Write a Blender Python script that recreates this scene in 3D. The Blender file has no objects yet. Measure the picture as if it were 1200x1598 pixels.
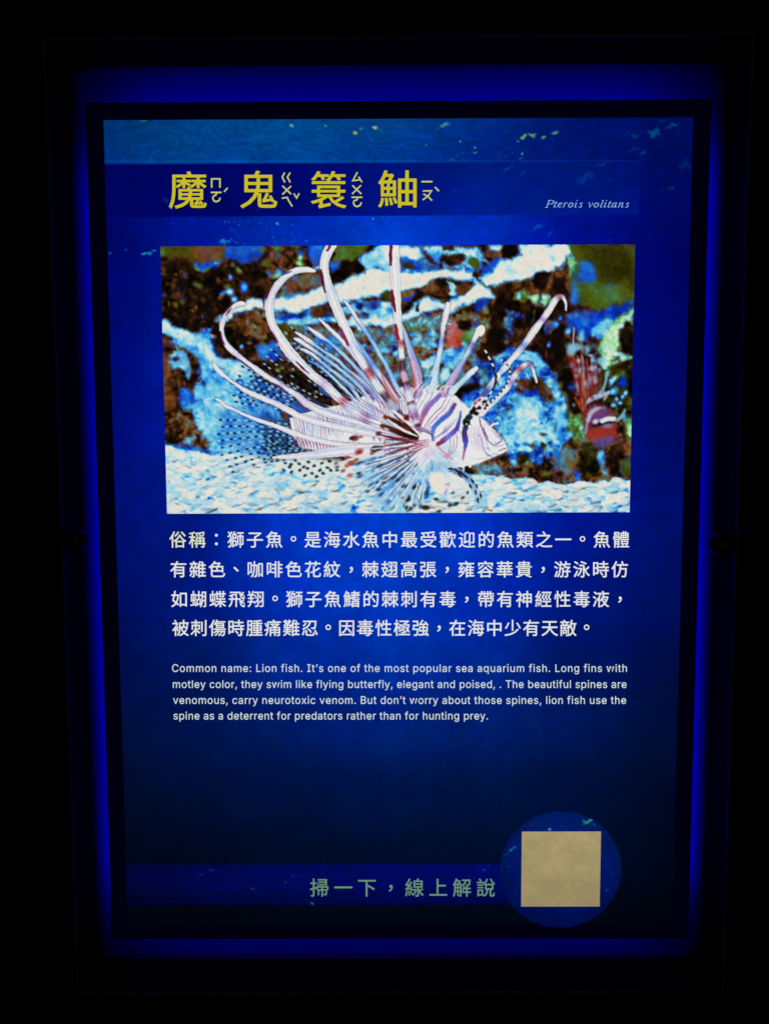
"""Backlit aquarium information sign (lionfish) in a dark wall recess with a blue glow behind the board."""
import bpy, bmesh, math, random
import numpy as np

sc = bpy.context.scene
COL = sc.collection
MM = .001
# ---------------------------------------------------------------- camera
cam = bpy.data.cameras.new('camera'); cam_o = bpy.data.objects.new('camera', cam); COL.objects.link(cam_o)
cam_o.location = (-5.86*MM, -438.97*MM, 50.14*MM)
cam_o.rotation_euler = (1.4875, .0036, .0034)
cam.sensor_fit = 'VERTICAL'; cam.sensor_height = 24; cam.lens = 24*1311.2/1598
cam.clip_start = .01; cam.clip_end = 60
sc.camera = cam_o
# ---------------------------------------------------------------- world: an unlit hall
world = bpy.data.worlds.new('World'); sc.world = world; world.use_nodes = True
world.node_tree.nodes['Background'].inputs['Color'].default_value = (.02, .02, .025, 1)
world.node_tree.nodes['Background'].inputs['Strength'].default_value = .01
sc.view_settings.view_transform = 'Standard'; sc.view_settings.look = 'None'
sc.view_settings.exposure = 0; sc.view_settings.gamma = 1
sc.cycles.use_denoising = True
sc.cycles.max_bounces = 6; sc.cycles.diffuse_bounces = 3
# ---------------------------------------------------------------- lamps
def area(name, loc, rot, sx, sy, power, col, spread=180):
    l = bpy.data.lights.new(name, 'AREA'); l.shape = 'RECTANGLE'; l.size = sx; l.size_y = sy
    l.energy = power; l.color = col; l.spread = math.radians(spread)
    o = bpy.data.objects.new(name, l); COL.objects.link(o); o.location = loc; o.rotation_euler = rot
    return o
BLUE = (.0, .0, 1.)
RX = math.radians(90)           # area lamps shine along local -Z; +90 about X turns that to +Y (towards the back panel)
# blue strip lamps fixed on the back of the board, throwing onto the recess's back panel
PWR = .020
def strip(name, x, z, tilt_x, tilt_z, sx, sy, p, spread=170):
    area(name, (x, .0135, z), (RX+math.radians(tilt_x), 0, math.radians(tilt_z)), sx, sy, p, BLUE, spread)
strip('blue_strip_left', -.1545, -.005, 0, 10, .004, .41, PWR*2.2, 150)
strip('blue_strip_right', .1545, .0, 0, -10, .004, .41, PWR*3.0, 150)
strip('blue_strip_top', 0, .2165, 40, 0, .29, .004, PWR*1.0)
strip('blue_strip_bottom', 0, -.2165, -40, 0, .29, .004, PWR*.72)

# added dim warm fill from behind the viewer, lifts trim and knob glints
area('added_front_fill', (1.2, -3.2, 1.6), (math.radians(63), 0, math.radians(21)), .25, .25, 0.5, (1, .86, .62))
# ================================================================ helpers
def lin(c):
    c = np.asarray(c, np.float64)/255
    return np.where(c <= .04045, c/12.92, ((c+.055)/1.055)**2.4)
def mat(name, col, rough=.5, metal=0, spec=.5, bump=0, bscale=200, vary=0):
    m = bpy.data.materials.new(name); m.use_nodes = True; nt = m.node_tree; b = nt.nodes['Principled BSDF']
    b.inputs['Roughness'].default_value = rough; b.inputs['Metallic'].default_value = metal
    b.inputs['Specular IOR Level'].default_value = spec
    tc = nt.nodes.new('ShaderNodeTexCoord'); no = nt.nodes.new('ShaderNodeTexNoise'); no.inputs['Scale'].default_value = bscale; no.inputs['Detail'].default_value = 5
    nt.links.new(tc.outputs['Object'], no.inputs['Vector'])
    mx = nt.nodes.new('ShaderNodeMix'); mx.data_type = 'RGBA'
    mx.inputs[6].default_value = (*[c*(1-vary) for c in col], 1); mx.inputs[7].default_value = (*[min(1, c*(1+vary)) for c in col], 1)
    nt.links.new(no.outputs['Fac'], mx.inputs[0]); nt.links.new(mx.outputs[2], b.inputs['Base Color'])
    if bump:
        bp = nt.nodes.new('ShaderNodeBump'); bp.inputs['Strength'].default_value = bump; bp.inputs['Distance'].default_value = .0005
        nt.links.new(no.outputs['Fac'], bp.inputs['Height']); nt.links.new(bp.outputs['Normal'], b.inputs['Normal'])
    return m
def print_mat(name, rgb=None, attr=None, grain=.10, gscale=1400, fade=None):
    """backlit film: it gives off its own printed colour"""
    m = bpy.data.materials.new(name); m.use_nodes = True; nt = m.node_tree; b = nt.nodes['Principled BSDF']
    b.inputs['Base Color'].default_value = (.004, .004, .006, 1); b.inputs['Roughness'].default_value = .6; b.inputs['Specular IOR Level'].default_value = .0
    if attr:
        a = nt.nodes.new('ShaderNodeAttribute'); a.attribute_name = attr; src = a.outputs['Color']
    else:
        a = nt.nodes.new('ShaderNodeRGB'); a.outputs[0].default_value = (*lin(rgb), 1); src = a.outputs[0]
    tc = nt.nodes.new('ShaderNodeTexCoord'); no = nt.nodes.new('ShaderNodeTexNoise'); no.inputs['Scale'].default_value = gscale; no.inputs['Detail'].default_value = 2
    nt.links.new(tc.outputs['Object'], no.inputs['Vector'])
    mr = nt.nodes.new('ShaderNodeMapRange'); mr.inputs['From Min'].default_value = .3; mr.inputs['From Max'].default_value = .7
    mr.inputs['To Min'].default_value = 1-grain; mr.inputs['To Max'].default_value = 1+grain
    nt.links.new(no.outputs['Fac'], mr.inputs['Value'])
    vm = nt.nodes.new('ShaderNodeVectorMath'); vm.operation = 'SCALE'
    nt.links.new(src, vm.inputs[0]); nt.links.new(mr.outputs[0], vm.inputs['Scale'])
    nt.links.new(vm.outputs[0], b.inputs['Emission Color']); b.inputs['Emission Strength'].default_value = 1
    m.cycles.emission_sampling = 'NONE'
    return m
def link(name, me, m, parent=None, loc=(0, 0, 0)):
    me.name = name
    if m: me.materials.append(m)
    o = bpy.data.objects.new(name, me); COL.objects.link(o); o.location = loc
    if parent: o.parent = parent
    return o
def thing(name, label, cat, loc=(0, 0, 0), group=None):
    o = bpy.data.objects.new(name, None); COL.objects.link(o); o.location = loc; o.empty_display_size = .02
    o['label'] = label; o['category'] = cat
    if group: o['group'] = group
    return o
def box(name, x0, x1, y0, y1, z0, z1, m, parent=None, bev=0, seg=2):
    bm = bmesh.new(); bmesh.ops.create_cube(bm, size=1)
    for v in bm.verts: v.co = ((x0+x1)/2+v.co.x*(x1-x0), (y0+y1)/2+v.co.y*(y1-y0), (z0+z1)/2+v.co.z*(z1-z0))
    for v in bm.verts: v.co *= MM
    if bev: bmesh.ops.bevel(bm, geom=bm.edges[:], offset=bev*MM, segments=seg, affect='EDGES', profile=.6)
    me = bpy.data.meshes.new(name); bm.to_mesh(me); bm.free()
    return link(name, me, m, parent)
def ring(name, X, Z, x, z, y0, y1, m, parent=None):
    """a rectangular plate X by Z (half sizes) with a window x by z, from depth y0 to y1"""
    bm = bmesh.new()
    def loop(a, b, y): return [bm.verts.new((sx*a*MM, y*MM, sz*b*MM)) for sx, sz in ((-1, -1), (1, -1), (1, 1), (-1, 1))]
    of, inf, ob, ib = loop(X, Z, y0), loop(x, z, y0), loop(X, Z, y1), loop(x, z, y1)
    for k in range(4):
        n = (k+1) % 4
        bm.faces.new((of[k], of[n], inf[n], inf[k])); bm.faces.new((ob[k], ib[k], ib[n], ob[n]))
        bm.faces.new((of[k], ob[k], ob[n], of[n])); bm.faces.new((inf[k], inf[n], ib[n], ib[k]))
    bmesh.ops.recalc_face_normals(bm, faces=bm.faces[:])
    me = bpy.data.meshes.new(name); bm.to_mesh(me); bm.free()
    return link(name, me, m, parent)
# ================================================================ wall and recess
M_WALL = mat('black_wall_paint', (.006, .006, .006), .75, spec=.2, bump=.3, bscale=60, vary=.3)
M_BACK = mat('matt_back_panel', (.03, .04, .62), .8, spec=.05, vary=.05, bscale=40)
M_SIDE = mat('black_recess_lining', (.002, .002, .0025), .8, spec=.05, vary=.2)
M_TRIM = mat('bronze_trim', (.36, .28, .10), .6, metal=0, vary=.5, bscale=90, bump=.4)
M_BOARD = mat('black_board_frame', (.012, .012, .014), .55, spec=.25, vary=.2, bscale=150, bump=.2)
M_KNOB = mat('black_knob_plastic', (.003, .003, .003), .3, spec=.08)
RX0, RZ0 = 176.5, 251.5
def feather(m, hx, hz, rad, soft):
    """fade of the blue glow towards the panel edge, painted into the base colour"""
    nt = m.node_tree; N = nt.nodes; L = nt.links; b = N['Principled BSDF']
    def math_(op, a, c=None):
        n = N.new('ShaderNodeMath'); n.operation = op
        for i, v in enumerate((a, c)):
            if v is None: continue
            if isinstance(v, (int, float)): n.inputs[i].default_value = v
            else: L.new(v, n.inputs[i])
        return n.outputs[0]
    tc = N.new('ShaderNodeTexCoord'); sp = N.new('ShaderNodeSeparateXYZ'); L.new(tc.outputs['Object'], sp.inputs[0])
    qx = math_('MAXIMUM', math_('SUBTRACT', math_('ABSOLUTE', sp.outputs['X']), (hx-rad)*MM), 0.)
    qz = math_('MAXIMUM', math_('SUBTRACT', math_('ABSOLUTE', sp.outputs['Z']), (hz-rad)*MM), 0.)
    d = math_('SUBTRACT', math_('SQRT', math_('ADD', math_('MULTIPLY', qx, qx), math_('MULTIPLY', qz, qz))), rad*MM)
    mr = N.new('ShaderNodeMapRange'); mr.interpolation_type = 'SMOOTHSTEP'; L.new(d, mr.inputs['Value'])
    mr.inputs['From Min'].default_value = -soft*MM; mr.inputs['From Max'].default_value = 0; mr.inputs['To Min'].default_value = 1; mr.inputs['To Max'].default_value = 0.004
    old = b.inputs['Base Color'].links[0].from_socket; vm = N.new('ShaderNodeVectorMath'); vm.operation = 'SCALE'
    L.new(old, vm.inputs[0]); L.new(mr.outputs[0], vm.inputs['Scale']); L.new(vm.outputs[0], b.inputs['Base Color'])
feather(M_BACK, RX0+1.5, RZ0+5, 14, 12)  # darkens the panel's base colour outwards, standing in for light fall-off
wall = ring('wall', 1500, 1500, RX0+1.6, RZ0+1.6, .4, 31, M_WALL); wall['kind'] = 'structure'; wall['label'] = 'unlit black wall around the recessed sign'
case = thing('light_box', 'shallow black recess in the dark wall glowing blue around the fish board', 'light box')
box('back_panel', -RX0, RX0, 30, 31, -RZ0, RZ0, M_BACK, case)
for nm, a in (('side_lining', (-RX0-1, -RX0, .8, 30, -RZ0-1, RZ0+1)), ('side_lining', (RX0, RX0+1, .8, 30, -RZ0-1, RZ0+1)),
              ('side_lining', (-RX0, RX0, .8, 30, RZ0, RZ0+1)), ('side_lining', (-RX0, RX0, .8, 30, -RZ0-1, -RZ0))):
    box(nm, *a, M_SIDE, case)
T = 1.4
for a in ((-RX0-T, -RX0, -RZ0-T, RZ0+T), (RX0, RX0+T, -RZ0-T, RZ0+T), (-RX0, RX0, RZ0, RZ0+T), (-RX0, RX0, -RZ0-T, -RZ0)):
    box('trim_strip', a[0], a[1], -.5, .7, a[2], a[3], M_TRIM, case, bev=.3)
# round clamp knobs on short brackets either side of the board
def knob(x, z, side, r):
    prof = [(0, -11.2), (.30, -11.1), (.62, -10.5), (.86, -9.3), (.98, -7.4), (1, -5.4), (.98, -3.6), (.86, -2.4), (.62, -2.0), (.5, -1.6), (.5, 1.2), (0, 1.2)]
    n = 40; bm = bmesh.new(); rings = []
    for q, y in prof:
        if q == 0: rings.append([bm.verts.new((0, y*MM, 0))]*n)
        else: rings.append([bm.verts.new((r*q*MM*math.cos(2*math.pi*k/n)*(1+.02*(k % 2)*(q > .9)), y*MM, r*q*MM*math.sin(2*math.pi*k/n)*(1+.02*(k % 2)*(q > .9)))) for k in range(n)])
    for a, b in zip(rings, rings[1:]):
        for k in range(n):
            vs = [a[k], a[(k+1) % n], b[(k+1) % n], b[k]]; u = []
            for v in vs:
                if v not in u: u.append(v)
            if len(u) > 2: bm.faces.new(u)
    bmesh.ops.recalc_face_normals(bm, faces=bm.faces[:])
    for f in bm.faces: f.smooth = True
    me = bpy.data.meshes.new('knob'); bm.to_mesh(me); bm.free()
    k = link('knob', me, M_KNOB, case, (x*MM, 0, z*MM))
    e = side*RX0-x
    box('bracket', min(side*2, e), max(side*2, e), 1.3, 3.4, -4, 4, M_KNOB, k, bev=.4)
    box('screw_head', -1.5, 1.5, -11.9, -11.0, -1.5, 1.5, M_TRIM, k, bev=.35)
    return k
knob(-166.8, .2, -1, 5.2); knob(166.6, -3.4, 1, 5.9)
# ================================================================ the printed photograph, painted stroke by stroke
PX0, PX1, PZ1, PZ0 = -121.39, 120.63, 150.09, 12.98
HM_ = [0.3201419, -0.00071445861, -198.63692, -0.0010403721, -0.32209099, 270.84463, 2.4626371e-06, -6.0671071e-05]
def loc(u, v):
    """scan units -> units of the printed photograph (740 by 418)"""
    w = HM_[6]*u+HM_[7]*v+1
    return (((HM_[0]*u+HM_[1]*v+HM_[2])/w-PX0)/(PX1-PX0)*740, (PZ1-(HM_[3]*u+HM_[4]*v+HM_[5])/w)/(PZ1-PZ0)*418)
# ---------- print painter: builds the colours of the printed aquarium photograph ----------
SS = 2
PW, PH = 740, 418
CW, CH = PW*SS, PH*SS
def vnoise(cell, seed, cx=None):
    r = np.random.RandomState(seed)
    gx, gy = int(CW/((cx or cell)*SS))+4, int(CH/(cell*SS))+4
    g = r.rand(gy, gx).astype(np.float32)
    x = (np.arange(CW)/((cx or cell)*SS)).astype(np.float32)+r.rand(); y = (np.arange(CH)/(cell*SS)).astype(np.float32)+r.rand()
    xi = x.astype(int); yi = y.astype(int); fx = x-xi; fy = y-yi
    fx = fx*fx*(3-2*fx); fy = fy*fy*(3-2*fy)
    row = g[yi]*(1-fy)[:,None]+g[yi+1]*fy[:,None]
    return row[:,xi]*(1-fx)+row[:,xi+1]*fx
def fbm(cell, seed, octv=3, cx=None):
    a = 0; w = 1; t = 0
    for k in range(octv):
        a = a+w*vnoise(cell/2**k, seed+k*17, None if cx is None else cx/2**k); t += w; w *= .55
    return (a/t-.5)*2.2
def blur(a, r):
    r = int(round(r*SS))
    if r < 1: return a
    for _ in range(2):
        for ax in (0, 1):
            p = [(0,0)]*a.ndim; p[ax] = (r+1, r)
            c = np.cumsum(np.pad(a, p, mode='edge'), axis=ax, dtype=np.float64)
            n = a.shape[ax]
            hi = np.take(c, np.arange(2*r+1, 2*r+1+n), axis=ax); lo = np.take(c, np.arange(0, n), axis=ax)
            a = ((hi-lo)/(2*r+1)).astype(np.float32)
    return a
YY, XX = np.mgrid[0:CH, 0:CW].astype(np.float32)/SS
def polymask(pts, soft, wx=0, wy=0):
    """soft-edged polygon mask, edges displaced by the warp fields"""
    P = np.array(pts, np.float32); pad = soft+9
    x0 = max(0, int((P[:,0].min()-pad)*SS)); x1 = min(CW, int((P[:,0].max()+pad)*SS)+1)
    y0 = max(0, int((P[:,1].min()-pad)*SS)); y1 = min(CH, int((P[:,1].max()+pad)*SS)+1)
    if x1 <= x0 or y1 <= y0: return None, None
    sl = (slice(y0, y1), slice(x0, x1))
    X = XX[sl]+(wx[sl] if hasattr(wx, 'shape') else wx); Y = YY[sl]+(wy[sl] if hasattr(wy, 'shape') else wy)
    ins = np.zeros(X.shape, bool); d2 = np.full(X.shape, 1e9, np.float32)
    for i in range(len(P)):
        ax, ay = P[i]; bx, by = P[(i+1) % len(P)]
        c = (ay > Y) != (by > Y)
        if by != ay: ins ^= c & (X < (bx-ax)*(Y-ay)/(by-ay)+ax)
        ex, ey = bx-ax, by-ay; q = ex*ex+ey*ey+1e-9
        t = np.clip(((X-ax)*ex+(Y-ay)*ey)/q, 0, 1)
        d2 = np.minimum(d2, (X-ax-t*ex)**2+(Y-ay-t*ey)**2)
    s = np.sqrt(d2); s[ins] *= -1
    return sl, np.clip(.5-s/(2*max(soft, .35)), 0, 1)
def spline(pts, n=7):
    P = np.array(pts, float); Q = np.vstack([2*P[0]-P[1], P, 2*P[-1]-P[-2]]); out = []
    for i in range(1, len(Q)-2):
        for k in range(n):
            t = k/n; a, b, c, d = Q[i-1], Q[i], Q[i+1], Q[i+2]
            out.append(.5*((2*b)+(c-a)*t+(2*a-5*b+4*c-d)*t*t+(3*b-a-3*c+d)*t**3))
    out.append(P[-1]); return np.array(out)
def strokefield(pts, n=7):
    """pts: (x, y, width) -> slice, mask-distance ratio, position 0..1 along, signed side -1..1"""
    S = spline(pts, n); W = np.maximum(S[:,2], .4)/2; pad = W.max()+3
    x0 = max(0, int((S[:,0].min()-pad)*SS)); x1 = min(CW, int((S[:,0].max()+pad)*SS)+1)
    y0 = max(0, int((S[:,1].min()-pad)*SS)); y1 = min(CH, int((S[:,1].max()+pad)*SS)+1)
    if x1-x0 < 2 or y1-y0 < 2: return None
    sl = (slice(y0, y1), slice(x0, x1)); X = XX[sl]; Y = YY[sl]
    L = np.r_[0, np.cumsum(np.hypot(*np.diff(S[:,:2], axis=0).T))]; L /= L[-1]
    best = np.full(X.shape, 1e9, np.float32); T = np.zeros(X.shape, np.float32); SD = np.zeros(X.shape, np.float32); WW = np.ones(X.shape, np.float32)
    for i in range(len(S)-1):
        ax, ay = S[i,:2]; ex, ey = S[i+1,:2]-S[i,:2]; q = ex*ex+ey*ey+1e-9; m = pad+2
        i0 = max(0, int((min(ay, ay+ey)-m)*SS)-y0); i1 = int((max(ay, ay+ey)+m)*SS)-y0
        j0 = max(0, int((min(ax, ax+ex)-m)*SS)-x0); j1 = int((max(ax, ax+ex)+m)*SS)-x0
        if i1 <= 0 or j1 <= 0: continue
        w = (slice(i0, i1), slice(j0, j1)); x = X[w]; y = Y[w]
        if x.size == 0: continue
        t = np.clip(((x-ax)*ex+(y-ay)*ey)/q, 0, 1); dx = x-ax-t*ex; dy = y-ay-t*ey
        wd = W[i]+(W[i+1]-W[i])*t; d = np.hypot(dx, dy)-wd
        u = d < best[w]
        sd = (ex*dy-ey*dx)/(np.sqrt(q)*wd)
        best[w] = np.where(u, d, best[w]); T[w] = np.where(u, L[i]+(L[i+1]-L[i])*t, T[w]); SD[w] = np.where(u, sd, SD[w]); WW[w] = np.where(u, wd, WW[w])
    return sl, best, T, SD, WW
def lerpcol(stops, t):
    ts = [s[0] for s in stops]; return np.stack([np.interp(t, ts, [s[1][k] for s in stops]) for k in range(3)], -1)
def stroke(img, pts, stops, soft=.5, alpha=1., edge=None, n=7, rim=None):
    """stops: [(t, rgb)]; edge: (side, rgb, strength); rim: (rgb, strength) dark thin outline"""
    r = strokefield(pts, n)
    if r is None: return
    sl, d, T, SD, WW = r
    m = np.clip(.5-d/(2*soft), 0, 1)*alpha
    if rim is not None:
        h = np.clip(1-np.abs(d-.6)/1.5, 0, 1)*rim[1]
        img[sl] = img[sl]*(1-h[...,None])+np.array(rim[0], np.float32)*h[...,None]
    c = lerpcol(stops, T)
    if edge is not None:
        for (side, col, st) in (edge if isinstance(edge, list) else [edge]):
            k = np.clip((SD*side-.25)*1.6, 0, 1)*st
            c = c*(1-k[...,None])+np.array(col)*k[...,None]
    img[sl] = img[sl]*(1-m[...,None])+c*m[...,None]
def fill(img, pts, col, soft=.6, alpha=1., wx=0, wy=0):
    sl, m = polymask(pts, soft, wx, wy)
    if sl is None: return
    m = (m*alpha)[...,None]; img[sl] = img[sl]*(1-m)+np.array(col, np.float32)*m
def blob(img, x, y, rx, ry, ang, col, soft=.8, alpha=1.):
    R = max(rx, ry)+soft+1
    x0 = max(0, int((x-R)*SS)); x1 = min(CW, int((x+R)*SS)+1); y0 = max(0, int((y-R)*SS)); y1 = min(CH, int((y+R)*SS)+1)
    if x1 <= x0 or y1 <= y0: return
    sl = (slice(y0, y1), slice(x0, x1)); c, s = np.cos(ang), np.sin(ang)
    dx = XX[sl]-x; dy = YY[sl]-y; u = (c*dx+s*dy)/rx; v = (-s*dx+c*dy)/ry
    d = (np.sqrt(u*u+v*v)-1)*min(rx, ry)
    m = (np.clip(.5-d/(2*soft), 0, 1)*alpha)[...,None]
    img[sl] = img[sl]*(1-m)+np.array(col, np.float32)*m
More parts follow.
